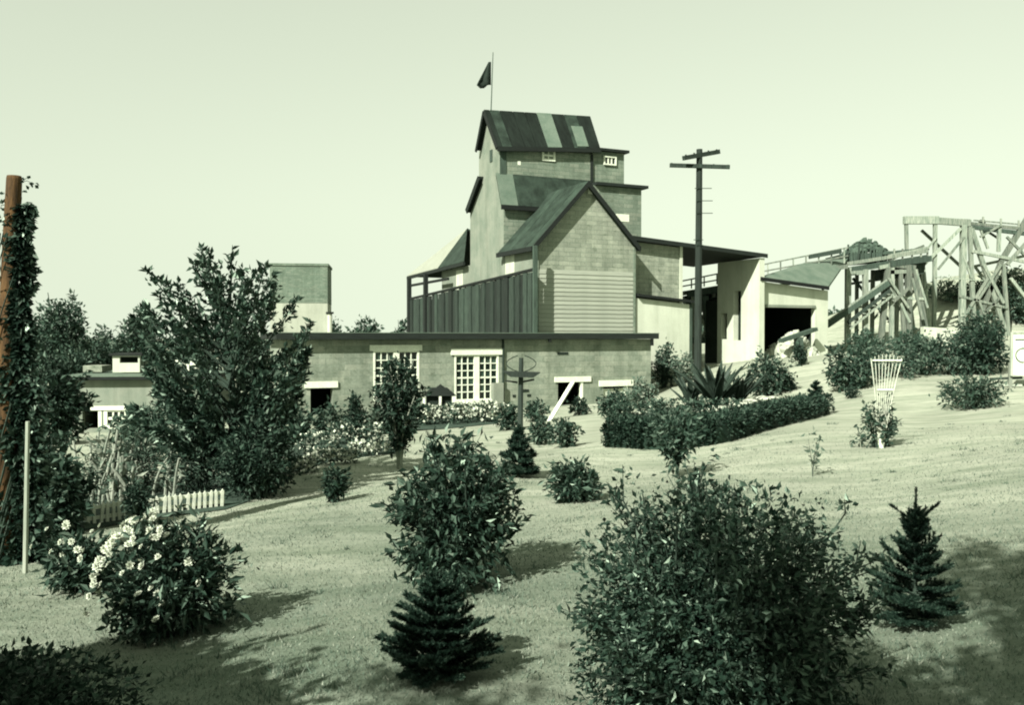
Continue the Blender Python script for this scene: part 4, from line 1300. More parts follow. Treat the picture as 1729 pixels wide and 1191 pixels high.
# --- lawn shrubs
pshrub('shrub', 'round glossy shrub alone on the lawn in the middle', 'shrub', 970, 848, 90, 68, 13, 1500, 'leaf_gloss', 41, nstem=30, ntwig=8, aspect=.4)
pshrub('shrub', 'tiny shrub on a short stem left on the lawn', 'shrub', 567, 848, 50, 62, 10, 700, 'leaf_dark', 42, nstem=20, ntwig=7, lo=.12)
pshrub('shrub', 'small upright shrub right of the white leaning plank', 'shrub', 953, 756, 50, 50, 8, 800, 'leaf_mid', 43, nstem=20, ntwig=7)
pshrub('shrub', 'small round shrub at the foot of the leaning plank', 'shrub', 912, 752, 36, 46, 8, 650, 'leaf_mid', 44, nstem=18, ntwig=7)
pshrub('shrub', 'small round shrub just behind the bird feeder post', 'shrub', 858, 727, 38, 42, 7, 600, 'leaf_dark', 45, nstem=18, ntwig=7)
pshrub('shrub', 'spreading dark shrub on upper lawn near the sign', 'shrub', 1642, 690, 115, 58, 9, 1600, 'leaf_mid', 46, nstem=36, ntwig=8, aspect=.35)
g, R, H, k = px_plant(876, 806, 72, 88)
spruce('spruce', 'slender little spruce behind the tall loose shrub', g, H, R, 9, levels=8, per=8, needles=60, nlen=.06, top=.2, nw=.009)
g, R, H, k = px_plant(1378, 694, 44, 50)
spruce('spruce', 'little spruce at the right end of the clipped hedge', g, H, R, 10, levels=6, per=7, needles=50, nlen=.07, top=.15, nw=.012)
# standard tree with clear stem
pshrub('standard_tree', 'little ball-headed tree on a bare stem before the hedge', 'tree', 1144, 806, 95, 118, 11, 1000, 'leaf_mid', 47, nstem=20, ntwig=9, lo=.28, base=.02, rmul=.7)
pshrub('sapling', 'thin nearly bare sapling on the lawn behind the big bush', 'sapling', 1372, 805, 34, 95, 9, 70, 'leaf_pale', 48, nstem=4, ntwig=5, lo=.2, base=.03, rmul=.5)
# young tree before the house
pshrub('young_tree', 'slim young tree with pale trunk in front of tall windows', 'tree', 674, 792, 88, 205, 11, 2600, 'leaf_dark', 49, nstem=26, ntwig=10, lo=.2, base=.03, spike=.4, woodmat='stalk')

# --- hedge
def hedge():
    rng = np.random.default_rng(77)
    ctr = [G(1040, 752), G(1110, 756), G(1200, 748), G(1290, 722), G(1375, 700)]
    ctr = np.array(ctr)
    t = np.linspace(0, 1, 40)
    path = np.stack([np.interp(t, np.linspace(0, 1, 5), ctr[:, i]) for i in range(3)], -1)
    hh = 41 * ctr[0][1] / FPX
    o = thing('hedge', 'low clipped dark hedge curving round the rockery', 'hedge', ctr[2])
    L = ctr[2]
    n = 13000
    s = rng.random(n) * 39; i = s.astype(int); f = (s - i)[:, None]
    p = path[i] * (1 - f) + path[np.minimum(i + 1, 39)] * f
    d = path[np.minimum(i + 1, 39)] - path[i]; d /= np.linalg.norm(d, axis=1)[:, None]
    nrm = np.stack([-d[:, 1], d[:, 0], np.zeros(n)], -1)
    a = rng.uniform(-.1, math.pi + .1, n)
    ca, sa = np.cos(a), np.sin(a)
    pw = 0.45
    rr = rng.uniform(.86, 1.06, n) * (1 + .06 * np.sin(s * 2.3) + .05 * np.sin(s * 5.1))
    x = np.sign(ca) * np.abs(ca) ** pw * .42 * rr
    z = np.clip(np.abs(sa) ** pw * hh * rr, 0.02, 9)
    P = p + nrm * x[:, None]; P[:, 2] = ground_z(P[:, 0], P[:, 1]) + z
    D = nrm * ca[:, None] + np.array([0, 0, 1]) * sa[:, None] + rng.normal(size=(n, 3)) * .7
    V = leaf_quads(P - L, D, rng.uniform(.05, .1, n), rng, .55)
    link('foliage', quads_mesh('foliage', V), M['leaf_dark'], o)
    mb = MB()
    prof = [(-.36, 0), (-.34, hh * .8), (-.2, hh * .9), (.2, hh * .9), (.34, hh * .8), (.36, 0)]
    vv = []
    for j in range(40):
        dd = path[min(j + 1, 39)] - path[max(j - 1, 0)]; dd /= np.linalg.norm(dd)
        nn = np.array([-dd[1], dd[0], 0])
        for (q, z) in prof: vv.append(path[j] + nn * q + np.array([0, 0, z - .02]) - L)
    ff = [(j * 6 + k, j * 6 + k + 1, j * 6 + k + 7, j * 6 + k + 6) for j in range(39) for k in range(5)] + [(0, 1, 2, 3, 4, 5), tuple(39 * 6 + k for k in range(6))]
    mb.add(vv, ff); mb.build('inner_twigs', M['leaf_dark'], o)
hedge()

# --- rockery with agaves
def agave(px, py, hpx, n, seed, label, Y=None):
    rng = np.random.default_rng(seed)
    g, R, H, k = px_plant(px, py, 10, hpx, Y)
    t = thing('agave', label, 'agave', g, 0, 'agaves on the rockery')
    for i in range(n):
        a = i * 2.4 + rng.normal() * .2
        el = rng.uniform(.8, 1.45)
        ln = H * rng.uniform(.75, 1.1) * (1.0 if el > .8 else 1.1)
        d = np.array([math.cos(a) * math.cos(el), math.sin(a) * math.cos(el), math.sin(el)])
        side = np.array([-math.sin(a), math.cos(a), 0])
        nr = np.cross(side, d)
        w = .085 * H
        vs_, fs_ = [], []
        for j in range(6):
            s = j / 5
            c = d * ln * s + np.array([math.cos(a), math.sin(a), -.35]) * ln * .22 * s ** 2.2
            wj = w * (0.75 + .6 * s - 1.33 * s ** 2.4)
            wj = max(wj, .004)
            vs_ += [c - side * wj + nr * wj * .35, c - nr * wj * .25, c + side * wj + nr * wj * .35]
            if j: b = (j - 1) * 3; fs_ += [(b, b + 1, b + 4, b + 3), (b + 1, b + 2, b + 5, b + 4)]
        o = MB().add(vs_, fs_).build('leaf', M['agave'], t)
        m = o.modifiers.new('thickness', 'SOLIDIFY'); m.thickness = .03 * H * .5
agave(1210, 690, 86, 26, 1, 'largest spiky agave in the middle of the rockery')
agave(1168, 692, 64, 18, 2, 'spiky agave left of the largest one, before the utility pole')
agave(1248, 684, 66, 18, 3, 'spiky agave with arching leaves at the right of the rockery')
rg = np.random.default_rng(15)
stone_spots = [(1045, 700, 10), (1075, 703, 12), (1140, 706, 14), (1170, 703, 16), (1200, 699, 18), (1222, 695, 22), (1246, 690, 20), (1268, 685, 20), (1290, 680, 22), (1308, 677, 14)]
where = ['far left end of the rockery edge', 'second along the rockery edge from its left end', 'below the left agave', 'directly below the left agave leaves', 'left of centre on the rockery edge', 'under the largest agave', 'right of the largest agave', 'below the right agave', 'near the right end of the rockery edge', 'last at the right end of the rockery edge']
for i, (px, py, w) in enumerate(stone_spots):
    g, R, H, k = px_plant(px, py, w, 8)
    o = link('rock', rock_mesh((R * 1.2, R * .9, R * .55), 50 + i), M['rock'], None, g + (0, 0, R * .25 + .05))
    tag(o, 'pale edging stone, ' + where[i], 'stone', 'edging stones of the rockery')

# --- trellis with climber
def trellis():
    g = G(1487, 757)
    k = g[1] / FPX
    t = thing('fan_trellis', 'white fan shaped garden trellis standing on the lawn', 'trellis', g)
    Hh = 160 * k
    n = 9
    for i in range(n):
        s = i / (n - 1) * 2 - 1
        bend = .06 * Hh
        p = [(s * 4 * k, 0, -.03), (10 * k * .4 + s * 10 * k, .0, Hh * .45), (10 * k + s * 26 * k, .03, Hh * (.95 + .045 * (1 - s * s)))]
        MB().tube(bez(np.array(p[0]), np.array(p[1]), np.array(p[2]), 7), .0065 if abs(s) < .9 else .009, None, 4).build('slat', M['worn_white'], t)
    for (z, w, o_) in ((.93, 25, 9.5), (.62, 13.5, 5.5)):
        MB().beam(((o_ - w) * k, -.015, Hh * z), ((o_ + w) * k, -.015, Hh * z), .012, .022).build('cross_bar', M['white'], t)
    MB().box((-.03, -.02, -.05), (.03, .02, Hh * .1)).build('stake', M['white'], t)
    pshrub('climbing_plant', 'leafy climber at the foot of the white fan trellis', 'climber', 1478, 756, 66, 82, 9, 520, 'leaf_mid', 61, nstem=14, ntwig=7, spike=.5)
    q = g + np.array([14 * k, .12, 0])
    shrub('climbing_plant', 'narrow climber growing up right side of the white trellis', 'climber', q, 105 * k, 15 * k, .07, 380, 'leaf_mid', 62, nstem=10, ntwig=7, spike=.3, group=None)
trellis()

# --- sign
def sign():
    g = G(1722, 655)
    k = g[1] / FPX
    t = thing('sign_board', 'white framed sign board on posts at the right edge', 'sign', g, -.15)
    z0, z1 = 22 * k, 92 * k
    MB().box((-14 * k, -.03, z0), (40 * k, .0, z1)).build('panel', M['white'], t)
    fr = MB()
    fr.box((-16 * k, -.06, z0 - .03), (-12.5 * k, .02, z1 + .03)).box((38 * k, -.06, z0 - .03), (42 * k, .02, z1 + .03)).box((-12.4 * k, -.06, z1), (37.9 * k, .02, z1 + .035)).box((-12.4 * k, -.06, z0 - .035), (37.9 * k, .02, z0))
    fr.build('frame', M['pale_pole'], t)
    MB().box((-9 * k, -.036, 80 * k), (36 * k, -.031, 82.5 * k)).build('printed_bar', M['plank'], t)
    rgm = MB()
    rgm.tube([(4 * k + 12 * k * math.cos(a), -.034, 55 * k + 12 * k * math.sin(a)) for a in np.linspace(0, 6.2832, 20)], .022, None, 5)
    rgm.build('printed_ring', M['siding_dim'], t)
    for x in (-14, 38):
        MB().box((x * k - .04, .022, -.1), (x * k + .04, .1, z0 + .3)).build('post', M['pale_pole'], t)
    MB().beam((-45 * k, .1, 14 * k), (5 * k, .06, 17 * k), .06).build('rail', M['pole'], t)
    MB().beam((-38 * k, .1, 4 * k), (5 * k, .06, 4 * k), .05).build('rail', M['pale_pole'], t)
sign()

# --- bird feeder, bird house, leaning plank
def feeder():
    g = G(878, 735)
    k = g[1] / FPX
    P = lambda x, y, dy=0: np.array([(x - 878) * k, dy, (735 - y) * k])
    t = thing('bird_feeder', 'post mounted bird feeder with flat tray and wire hoops', 'bird feeder', g)
    MB().tube([P(878, 737), P(880, 604)], 5.2 * k, 3.8 * k, 8).build('post', M['pole'], t)
    MB().prism([P(849, 627, -.25), P(912, 629, -.25), P(900, 637, -.25), P(862, 636, -.25)], (0, .5, 0)).build('tray', M['pole'], t)
    MB().beam(P(853, 643), P(874, 646), .05, .04).build('arm', M['pole'], t)
    MB().beam(P(882, 645), P(902, 641), .05, .04).build('arm', M['pole'], t)
    for s in (-1, 1):
        MB().tube([P(880 + s * (4 + 21 * math.sin(a) ** .8), 628 - 28 * a / 3.14) for a in np.linspace(0.02, 3.1, 14)], .011, None, 4).build('wire_hoop', M['wire'], t)
feeder()
def birdhouse():
    g = G(742, 712)
    k = g[1] / FPX
    t = thing('bird_house', 'low dark roofed miniature house with white posts beside tall window', 'bird house', g, .1)
    P = lambda x, y, d: np.array([(x - 742) * k, d, (712 - y) * k])
    D = 30 * k
    MB().prism([P(712, 668, -D / 2), P(770, 668, -D / 2), P(755, 655, -D / 2), P(730, 655, -D / 2)], (0, D, 0)).build('roof', M['dark_wood'], t)
    MB().prism([P(736, 655, -D / 3), P(752, 655, -D / 3), P(744, 649, -D / 3)], (0, D * .6, 0)).build('ridge_cap', M['dark_wood'], t)
    for x in (716, 743, 765):
        for d in (-D * .42, D * .42):
            MB().box(P(x - 2, 685, d - .03), P(x + 2, 668.3, d + .03)).build('post', M['white'], t)
    MB().box(P(720, 684, -D * .2), P(762, 669, D * .3)).build('body', M['interior'], t)
    MB().box(P(710, 690, -D / 2), P(772, 685.3, D / 2)).build('floor', M['dark_wood'], t)
    MB().box(P(736, 714, -.08), P(748, 690.4, .08)).build('pedestal', M['pole'], t)
birdhouse()
def plank():
    g = G(927, 712)
    dpt = g[1]
    e = at(967, 646, dpt + 1.5)
    t = thing('leaning_plank', 'pale plank leaning towards the block building hatch', 'plank', g)
    MB().beam((0, 0, 0), tuple(e - g), .12, .04).build('board', M['white'], t)
    MB().beam((.04, .35, -.02), tuple((e - g) * .66), .05).build('prop', M['pale_pole'], t)
plank()

# --- picket fences and stakes of the left garden
def picket(x0, y0, x1, y1, n, hpx, label, curve=0):
    a, b = G(x0, y0), G(x1, y1)
    t = thing('picket_fence', label, 'fence', a, 0, 'low white garden pickets')
    d = b - a; L = np.linalg.norm(d[:2])
    ang = math.atan2(d[1], d[0])
    k = (a[1] + b[1]) / 2 / FPX
    h = hpx * k
    t.rotation_euler = (0, 0, ang)
    rgp = np.random.default_rng(int(x0))
    me = MB().prism([(-.017, -.012, 0), (.017, -.012, 0), (.017, -.012, h * .88), (0, -.012, h), (-.017, -.012, h * .88)], (0, .02, 0)).mesh('picket')
    for i in range(n):
        s = i / (n - 1)
        p = a + d * s
        zz = float(ground_z(p[0], p[1])) - a[2]
        o = link('picket', me, M['white_picket'], t, (L * s, -.012, zz - .02))
        o.rotation_euler = (0, rgp.normal() * .04, 0)
    for z in (.3, .72):
        MB().beam((-.04, .012, h * z), (L + .04, .012, h * z + (b[2] - a[2])), .02, .04).build('rail', M['white_picket'], t)
picket(148, 890, 212, 880, 7, 42, 'short run of white pickets at the left of the dark bush')
picket(256, 872, 374, 858, 13, 36, 'longer run of white pickets ending at the lawn')
def stake():
    g = at(42, 940, 8.05); g[2] = float(ground_z(g[0], g[1]))
    t = thing('garden_stake', 'tall thin pale stake standing at the left lawn edge', 'stake', g)
    e = at(47, 712, g[1]) - g
    MB().tube([(0, 0, -.05), tuple(e)], .022, .018, 7).build('shaft', M['pale_pole'], t)
stake()

# --- vine clad trunk at the far left
def vine_trunk():
    g = at(16, 905, 8.6); g[2] = float(ground_z(g[0], g[1]))
    t = thing('dead_trunk', 'bare topped trunk wrapped in climbing vine at left edge', 'tree', g)
    top = at(24, 297, 8.6) - g
    tm = at(12, 560, 8.6) - g
    MB().tube([(0, 0, -.1), tuple(tm), tuple(lerp(tm, top, .6)), tuple(top - (0, 0, .03)), tuple(top)], .085, .062, 12).build('trunk', M['rust_bark'], t, smooth=True)
    rng = np.random.default_rng(91)
    n = 6400
    s = rng.random(n) ** 1.1
    H = top[2]
    k = 8.6 / FPX
    zz = s * H * .93
    rad = (15 + 37 * (1 - s) ** 1.2) * k
    a = rng.uniform(0, 6.28, n)
    lump = .6 + .45 * np.sin(zz * 7 + a * 2) * np.sin(zz * 3.1 - a)
    rr = rad * lump * rng.uniform(.4, 1.35, n)
    cx_ = np.interp(zz, [0, tm[2], top[2]], [0, tm[0], top[0]]) + 12 * k * (1 - s)
    P = np.stack([cx_ + np.cos(a) * rr * 1.1 + 12 * k, np.sin(a) * rr * .5, zz], -1)
    D = np.stack([np.cos(a), np.sin(a), -0.5 * np.ones(n)], -1) + rng.normal(size=(n, 3)) * .5
    V = leaf_quads(P, D, rng.uniform(.05, .10, n), rng, .75)
    ex = []
    for (x, y) in ((42, 306), (55, 309), (46, 323), (5, 343), (-3, 350), (2, 365), (-5, 380), (8, 375), (45, 392), (48, 405), (4, 405), (8, 420), (-4, 470), (50, 440), (10, 330)):
        for _ in range(4):
            ex.append(at(x + rng.normal() * 4, y + rng.normal() * 4, 8.55) - g)
    ex = np.array(ex)
    V2 = leaf_quads(ex, rng.normal(size=ex.shape), np.full(len(ex), .05), rng, .8)
    link('vine_leaves', quads_mesh('vine_leaves', np.vstack([V, V2])), M['leaf_gloss'], t)
    vm = MB()
    for j in range(7):
        ph = rng.uniform(0, 6)
        pts = [(np.interp(q * H * .85, [0, tm[2], top[2]], [0, tm[0], top[0]]) + math.cos(ph + q * 7) * .12, math.sin(ph + q * 7) * .12, q * H * .85) for q in np.linspace(0, 1, 14)]
        vm.tube(pts, .012, .005, 4)
    vm.tube([tuple(at(30, 310, 8.6) - g), tuple(at(45, 305, 8.55) - g), tuple(at(56, 310, 8.5) - g)], .004, .002, 3)
    vm.tube([tuple(at(15, 340, 8.6) - g), tuple(at(2, 342, 8.55) - g), tuple(at(-14, 350, 8.5) - g)], .006, .003, 3)
    vm.build('vine_stems', M['twig'], t)
vine_trunk()

# --- left garden: the big tree and its undergrowth
def plume_tree():
    rng = np.random.default_rng(51)
    g, R, H, k = px_plant(388, 832, 290, 415)
    Y0 = g[1]
    t = thing('garden_tree', 'large dark tree with upswept plume-like limbs in the left garden', 'tree', g)
    tips = [(250, 458), (276, 476), (300, 482), (338, 418), (352, 430), (392, 424), (372, 470), (428, 462), (447, 452), (470, 486), (500, 508), (452, 500), (524, 548), (508, 575), (518, 596), (480, 600), (505, 622),
            (244, 520), (236, 548), (256, 575), (254, 600), (268, 640), (320, 500), (340, 470), (290, 540), (410, 520), (440, 545), (360, 520), (228, 690), (480, 650), (495, 690), (320, 560), (400, 580), (280, 620), (440, 620), (350, 620), (300, 690), (400, 660), (450, 680), (250, 720), (350, 700)]
    wb = MB()
    wb.tube([(0, 0, -.1), (.02 * H, 0, H * .35), (-.03 * H, .02 * H, H * .78)], .026 * H, .006 * H, 8)
    Ps, Ds, Sz = [], [], []
    def plume(x, y, dep, dens):
        e = at(x, y, Y0 + dep) - g
        r = math.hypot(e[0], e[1])
        z0 = max(.12 * H, e[2] - .75 * r - .10 * H)
        z0 = min(z0, .7 * H)
        p0 = np.array([0, 0, z0])
        st = bez(p0, np.array([e[0] * .55, e[1] * .55, z0 + (e[2] - z0) * .38]), e, 14)
        wb.tube(st, .0075 * H, .0015 * H, 4)
        n = int(dens * np.linalg.norm(e - p0) / H * 1000)
        f = .22 + .80 * rng.random(n) ** .8
        q = np.clip(f, 0, 1) * 13; kk = np.minimum(q.astype(int), 12); fr = (q - kk)[:, None]
        P = st[kk] * (1 - fr) + st[kk + 1] * fr
        wid = (12.5 * k) * np.sin(np.clip(f, 0, 1) * 3.0 + .12) ** .7 + 3 * k
        P = P + rng.normal(size=(n, 3)) * (wid * .5)[:, None]
        d = st[kk + 1] - st[kk]; d /= np.linalg.norm(d, axis=1)[:, None]
        Ps.append(P); Ds.append(d * .8 + rng.normal(size=(n, 3)) * .6)
    for (x, y) in tips:
        for rep_ in range(2):
            dep = rng.normal() * .6
            plume(x + (rng.normal() * 16 if rep_ else 0), y + (abs(rng.normal()) * 30 if rep_ else 0), dep, .24 if y < 590 else .62)
    Ps, Ds = np.vstack(Ps), np.vstack(Ds)
    V = leaf_quads(Ps, Ds, 13.5 * k * rng.uniform(.6, 1.25, len(Ps)), rng, .5)
    link('crown', quads_mesh('crown', V), M['leaf_gloss'], t)
    wb.build('trunk', M['bark'], t)
    print('plume leaves', len(V))
plume_tree()
pshrub('shrub', 'dense dark conifer-like shrub under the large garden tree', 'shrub', 432, 842, 150, 150, 9, 6000, 'leaf_dark', 52, nstem=60, ntwig=12, spike=.1)
pshrub('shrub', 'mid grey feathery shrub between garden tree and picket fence', 'shrub', 335, 835, 140, 125, 8, 4200, 'leaf_mid', 53, nstem=40, ntwig=10, aspect=.3)
pshrub('shrub', 'dark little bush between the two picket runs', 'shrub', 233, 888, 52, 80, 8, 1500, 'leaf_dark', 54, nstem=24, ntwig=8, spike=.35)
pshrub('shrub', 'tall leafy mass behind the pale garden stake', 'shrub', 50, 893, 165, 165, 18, 4600, 'leaf_gloss', 55, nstem=60, ntwig=12, aspect=.55, Ry=.35)
pshrub('shrub', 'broad leafy plant left of the short pickets', 'shrub', 104, 902, 62, 130, 17, 1200, 'leaf_mid', 56, nstem=24, ntwig=9, aspect=.6)
def stalks(px, py, w, h, n, seed, label):
    rng = np.random.default_rng(seed)
    g, R, H, k = px_plant(px, py, w, h)
    t = thing('stalk_plants', label, 'plants', g)
    Ps, Ds = [], []
    for i in range(n):
        x, y = rng.uniform(-R, R), rng.uniform(-.3, .5)
        hh = H * rng.uniform(.6, 1.05)
        e = np.array([x + rng.normal() * .12, y + rng.normal() * .1, hh])
        st = bez(np.array([x, y, -.03]), np.array([x, y, hh * .5]), e, 6)
        MB().tube(st, rng.uniform(2.2, 4.6) * k, 2.0 * k, 6).build('stalk', M['stalk'], t)
        for q in range(7):
            j = rng.integers(2, 6)
            Ps.append(st[j] + rng.normal(size=3) * .02); Ds.append(np.array([rng.normal(), rng.normal(), .5]))
    V = leaf_quads(np.array(Ps), np.array(Ds), rng.uniform(14, 26, len(Ps)) * k, rng, .3, curl=.3)
    link('leaves', quads_mesh('leaves', V), M['leaf_pale'], t)
stalks(232, 852, 130, 90, 15, 71, 'pale thick stemmed plants behind the picket fence')
stalks(165, 856, 110, 125, 12, 72, 'tall pale stalks at the left of the garden bed')
pshrub('shrub', 'pale feathery plants filling the bed behind the stalks', 'shrub', 215, 846, 200, 105, 9, 4200, 'leaf_pale', 73, nstem=60, ntwig=8, aspect=.3, Ry=.3)
pshrub('shrub', 'shaggy shrub at the left of the outbuilding window', 'shrub', 250, 780, 110, 100, 9, 2200, 'leaf_mid', 74, nstem=36, ntwig=8)

pshrub('bush', 'dark bush filling the gap left of the outbuilding', 'bush', 100, 730, 100, 130, 11, 2600, 'leaf_dark', 75, Y=27, nstem=36, ntwig=8)
pshrub('bush', 'greyish bush at the foot of the outbuilding wall', 'bush', 235, 742, 90, 50, 9, 1300, 'leaf_mid', 76, Y=27, nstem=30, ntwig=8)

# --- beds before the house
def bed_sheet(name, pix):
    pts = [G(x, y) for x, y in pix]
    mb = MB(); c = np.mean(pts, 0)
    n = len(pts); vs_ = []
    rings = 6
    for r in range(rings + 1):
        for p in pts:
            q = c + (p - c) * (r / rings)
            vs_.append((q[0], q[1], float(ground_z(q[0], q[1])) + .012 + .05 * (1 - (r / rings) ** 4)))
    ff = [(r * n + i, r * n + (i + 1) % n, (r + 1) * n + (i + 1) % n, (r + 1) * n + i) for r in range(rings) for i in range(n)]
    o = mb.add(vs_, ff).build(name, M['soil'])
    tag(o, kind='structure')
bed_sheet('flower_bed', [(455, 812), (560, 780), (670, 766), (640, 735), (560, 722), (470, 735)])
bed_sheet('flower_bed', [(640, 728), (740, 726), (840, 716), (850, 704), (740, 700), (600, 706)])
bed_sheet('flower_bed', [(0, 905), (130, 900), (250, 878), (380, 862), (470, 830), (420, 800), (200, 810), (0, 830)])
bed_sheet('flower_bed', [(1030, 735), (1120, 740), (1220, 728), (1350, 695), (1300, 672), (1150, 688), (1040, 702)])
def flower_mass(label, spots, seed, white=.4, n=1):
    rng = np.random.default_rng(seed)
    Ps, Ws, Ss, Wsz = [], [], [], []
    for (px, py, w, h, nl, nw) in spots:
        g, R, H, k = px_plant(px, py, w, h)
        for _ in range(nl):
            Ps.append(g + np.array([rng.uniform(-R, R), rng.normal() * R * .25, H * rng.random() ** .8])); Ss.append(rng.uniform(5, 10) * k)
        for _ in range(nw):
            Ws.append(g + np.array([rng.uniform(-R, R), rng.normal() * R * .25 - .1, H * rng.uniform(.35, 1.05)])); Wsz.append(rng.uniform(3, 7) * k)
    Ps, Ws = np.array(Ps), np.array(Ws)
    L = Ps.mean(0); L[2] = float(ground_z(L[0], L[1]))
    t = thing('flower_border', label, 'flowers', L)
    D = rng.normal(size=Ps.shape); D[:, 2] = np.abs(D[:, 2])
    o = link('leaves', quads_mesh('leaves', leaf_quads(Ps - L, D, np.array(Ss), rng, .45)), M['leaf_mid'], t); o['kind'] = 'stuff'
    D = rng.normal(size=Ws.shape); D[:, 2] += .5
    o = link('blossoms', quads_mesh('blossoms', leaf_quads(Ws - L, D, np.array(Wsz), rng, .95, curl=.1)), M['petal'], t); o['kind'] = 'stuff'
flower_mass('low white flowered border along lawn edge below the house', [(500, 800, 70, 26, 500, 220), (560, 785, 90, 26, 600, 260), (625, 770, 70, 24, 450, 200), (530, 770, 90, 40, 500, 120), (600, 755, 90, 40, 600, 140)], 81)
flower_mass('white flowers massed under the tall window of block building', [(690, 722, 70, 30, 400, 170), (745, 720, 80, 34, 500, 260), (800, 716, 80, 34, 500, 260), (840, 708, 60, 24, 300, 120), (720, 700, 60, 25, 300, 60)], 82)
flower_mass('loose pale flowers over the rockery', [(1080, 712, 90, 30, 500, 14), (1150, 708, 100, 32, 600, 20), (1215, 704, 70, 28, 350, 14), (1060, 690, 60, 25, 250, 10)], 83)
flower_mass('sprinkling of pale flowers in the left garden bed', [(110, 880, 120, 110, 500, 40), (60, 880, 110, 130, 400, 40), (200, 850, 90, 60, 300, 30)], 84)
for (px, py, w, h, lp, n, m, s, lab) in (
    (500, 752, 60, 75, 8, 900, 'leaf_mid', 101, 'grey green bush at the left end of house border'),
    (560, 745, 70, 70, 9, 900, 'leaf_mid', 102, 'broad leaved bush below the small doorway'),
    (600, 752, 44, 88, 8, 1100, 'leaf_dark', 103, 'narrow dark bush right of the small doorway'),
    (640, 735, 50, 55, 8, 700, 'leaf_pale', 104, 'pale bush left of the slim young tree'),
    (905, 712, 50, 34, 7, 600, 'leaf_mid', 105, 'low bush against the wall right of feeder'),
    (978, 702, 36, 30, 6, 500, 'leaf_dark', 106, 'low dark bush beneath the open hatch'),
    (1035, 708, 60, 48, 8, 1000, 'leaf_mid', 107, 'spiky leaved bush at left end of the hedge'),
    (1085, 690, 60, 50, 7, 900, 'leaf_pale', 108, 'pale bush against the block building corner'),
    (1122, 655, 50, 72, 7, 1000, 'leaf_mid', 109, 'upright bush beside the block building corner'),
    (1155, 648, 50, 55, 6, 700, 'leaf_pale', 110, 'pale bush left of the utility pole foot'),
    (1296, 668, 84, 74, 7, 1900, 'leaf_mid', 111, 'rounded bush between rockery and white loading shed'),
    (1330, 660, 30, 30, 6, 400, 'leaf_dark', 112, 'dark small bush at the right of the rounded bush'),
    (1350, 618, 24, 40, 6, 400, 'leaf_dark', 113, 'little dark bush before the loading opening'),
    (1436, 658, 90, 74, 8, 2000, 'leaf_mid', 114, 'round bush on the bank left of trellis'),
    (1440, 673, 26, 24, 5, 300, 'leaf_dark', 115, 'tiny dark bush on the lawn below the round one'),
    (1500, 636, 130, 60, 7, 1600, 'leaf_far', 116, 'grey bush on the bank behind the trellis'),
    (1560, 632, 80, 62, 7, 1200, 'leaf_mid', 117, 'bush on the bank right of trellis top'),
    (1612, 632, 90, 70, 7, 1500, 'leaf_far', 118, 'pale bush on the bank before head trestle'),
    (1662, 632, 90, 84, 8, 2400, 'leaf_dark', 119, 'dense dark bush on the bank left of sign'),
    (1650, 585, 90, 60, 7, 1200, 'leaf_mid', 120, 'bush growing up between the trestle legs'),
    (1720, 545, 80, 70, 7, 1000, 'leaf_far', 121, 'grey bush behind the trestle at right edge'),
    (1712, 500, 70, 50, 7, 900, 'leaf_pale', 124, 'grey scrub on the spoil hill behind the head trestle'),
    (1600, 508, 90, 36, 7, 900, 'leaf_pale', 125, 'low grey scrub on the spoil hill between the trestles'),
    (1665, 500, 60, 34, 7, 700, 'leaf_pale', 126, 'thin scrub seen through the head trestle bracing'),
    (1460, 600, 80, 40, 7, 900, 'leaf_far', 122, 'low pale bush under the ore bin trestle'),
    (1540, 600, 90, 40, 7, 900, 'leaf_far', 123, 'low pale bush under the right trestle legs')):
    pshrub('bush', lab, 'bush', px, py, w, h, lp, n, m, s, nstem=26, ntwig=8)

# --- far trees
def far_tree(name, label, px, top, w, Y, seed, mat='leaf_far', n=2600, base_py=640, lo=.25, leafpx=7, spike=.35):
    b = at(px, base_py, Y); b[2] = float(ground_z(b[0], b[1]))
    H = at(px, top, Y)[2] - b[2]
    R = w / 2 * Y / FPX
    shrub(name, label, 'tree', b, H, R, leafpx * 1.15 * Y / FPX, int(n * 1.7), mat, seed, nstem=34, ntwig=9, lo=lo, base=.03, spike=spike, group='trees along the left skyline', woodmat='bark', rmul=.9, fill=.6)
far_tree('skyline_tree', 'tall round crowned tree right of the vine clad trunk', 105, 490, 96, 55, 201, 'leaf_mid', 3400, lo=.2)
far_tree('skyline_tree', 'low tree just right of the round crowned skyline tree', 150, 565, 60, 60, 202, 'leaf_far', 1300)
far_tree('skyline_tree', 'narrow pointed tree in the skyline dip above the hutch', 175, 548, 24, 64, 203, 'leaf_mid', 700, lo=.05)
far_tree('skyline_tree', 'pale skyline tree touching left side of the large garden tree', 240, 515, 75, 58, 204, 'leaf_far', 2400)
far_tree('skyline_tree', 'low skyline tree left of the rooftop hutch', 128, 580, 80, 52, 205, 'leaf_mid', 1600, lo=.1)
far_tree('skyline_tree', 'low skyline tree behind the rooftop hutch', 200, 572, 70, 62, 206, 'leaf_far', 1400, lo=.1)
far_tree('skyline_tree', 'dark tree partly hidden behind vine clad trunk', 52, 520, 80, 56, 207, 'leaf_mid', 2200, lo=.1)
far_tree('skyline_tree', 'tree top peeping beside the brick stack', 566, 536, 24, 58, 208, 'leaf_mid', 600)
far_tree('skyline_tree', 'low broad tree top above the flat roof edge', 615, 536, 62, 62, 209, 'leaf_far', 1500)
far_tree('skyline_tree', 'small tree top touching the left end of the plank wall', 681, 538, 26, 60, 210, 'leaf_mid', 600)
far_tree('skyline_tree', 'low tree behind the crown of large garden tree', 330, 560, 90, 60, 211, 'leaf_far', 1500)
far_tree('skyline_tree', 'low tree left of the brick stack', 430, 555, 60, 60, 212, 'leaf_far', 1300)
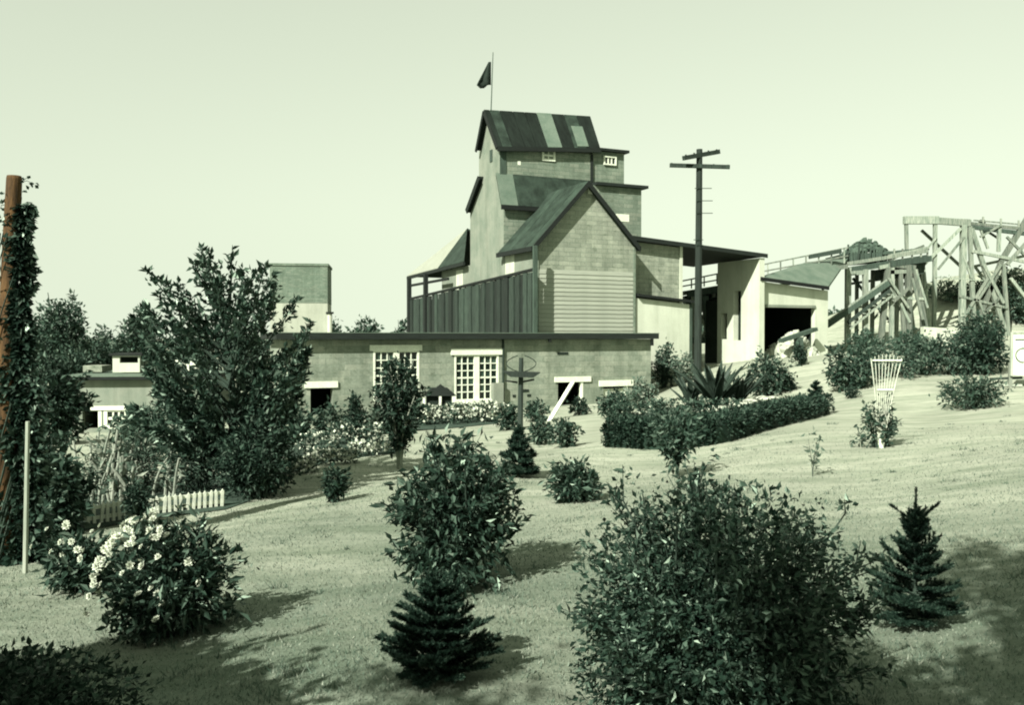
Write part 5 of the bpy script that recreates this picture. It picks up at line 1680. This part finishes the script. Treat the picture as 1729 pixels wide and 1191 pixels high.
# far wood closing the horizon
def far_wood():
    rng = np.random.default_rng(300)
    n = 26000
    X = rng.uniform(-160, 160, n); Y = 150 + rng.uniform(-8, 8, n)
    top = 3.6 + 1.0 * np.sin(X * .13) + .8 * np.sin(X * .37 + 1) + .5 * np.sin(X * .9)
    z = ground_z(X, Y) + rng.random(n) ** .7 * np.maximum(top, 1)
    P = np.stack([X, Y, z], -1)
    V = leaf_quads(P, rng.normal(size=(n, 3)), rng.uniform(.5, 1.0, n), rng, .7)
    o = link('far_woods', quads_mesh('far_woods', V), M['leaf_far'])
    tag(o, 'distant belt of woodland along the horizon', 'woods', kind='stuff')
far_wood()

# --- tree standing behind the photographer whose shade dapples the lower right of the lawn
def shade_tree():
    s = np.array(to_sun)
    HC = 4.9
    def above(px, py, h):
        q = G(px, py)
        return q + s * (h / s[2])
    c = above(1640, 1075, HC)
    b = np.array([-1.9, -3.2, 0]); b[2] = float(ground_z(b[0], b[1]))
    rng = np.random.default_rng(401)
    t = thing('shade_tree', 'spreading tree behind the viewer whose branches shade the lower right lawn', 'tree', b)
    top = np.array([.2, .3, 6.0])
    wb = MB()
    wb.tube([(0, 0, -.2), (.1, .05, 3), tuple(top)], .2, .06, 8)
    Ps, Ds = [], []
    ends = []
    for i in range(28):
        px, py = rng.uniform(1300, 1980), rng.uniform(915, 1250)
        if py < 1000 and px < 1500: px += 250
        if 1450 < px < 1610 and 1040 < py < 1110: continue
        ends.append((above(px, py, HC + rng.normal() * .5), 200))
    for i in range(4):
        ends.append((above(rng.uniform(575, 690), rng.uniform(1128, 1148), 4.4), 60))
    for e, n in ends:
        e = e - b
        p0 = np.array([.1, .1, rng.uniform(3.0, 5.4)])
        st = bez(p0, (p0 + e) / 2 + (0, 0, .5), e, 9)
        wb.tube(st, .03, .008, 4)
        for _ in range(n):
            f = rng.uniform(6.2, 8.0); kk = min(int(f), 7)
            Ps.append(st[kk] + (st[kk + 1] - st[kk]) * (f - kk) + rng.normal(size=3) * (.14, .14, .10)); Ds.append(rng.normal(size=3))
    V = leaf_quads(np.array(Ps), np.array(Ds), rng.uniform(.07, .12, len(Ps)), rng, .55)
    link('crown', quads_mesh('crown', V), M['leaf_mid'], t)
    wb.build('trunk', M['bark'], t)
shade_tree()
print('leaves', NLEAF, 'objects', len(bpy.data.objects))
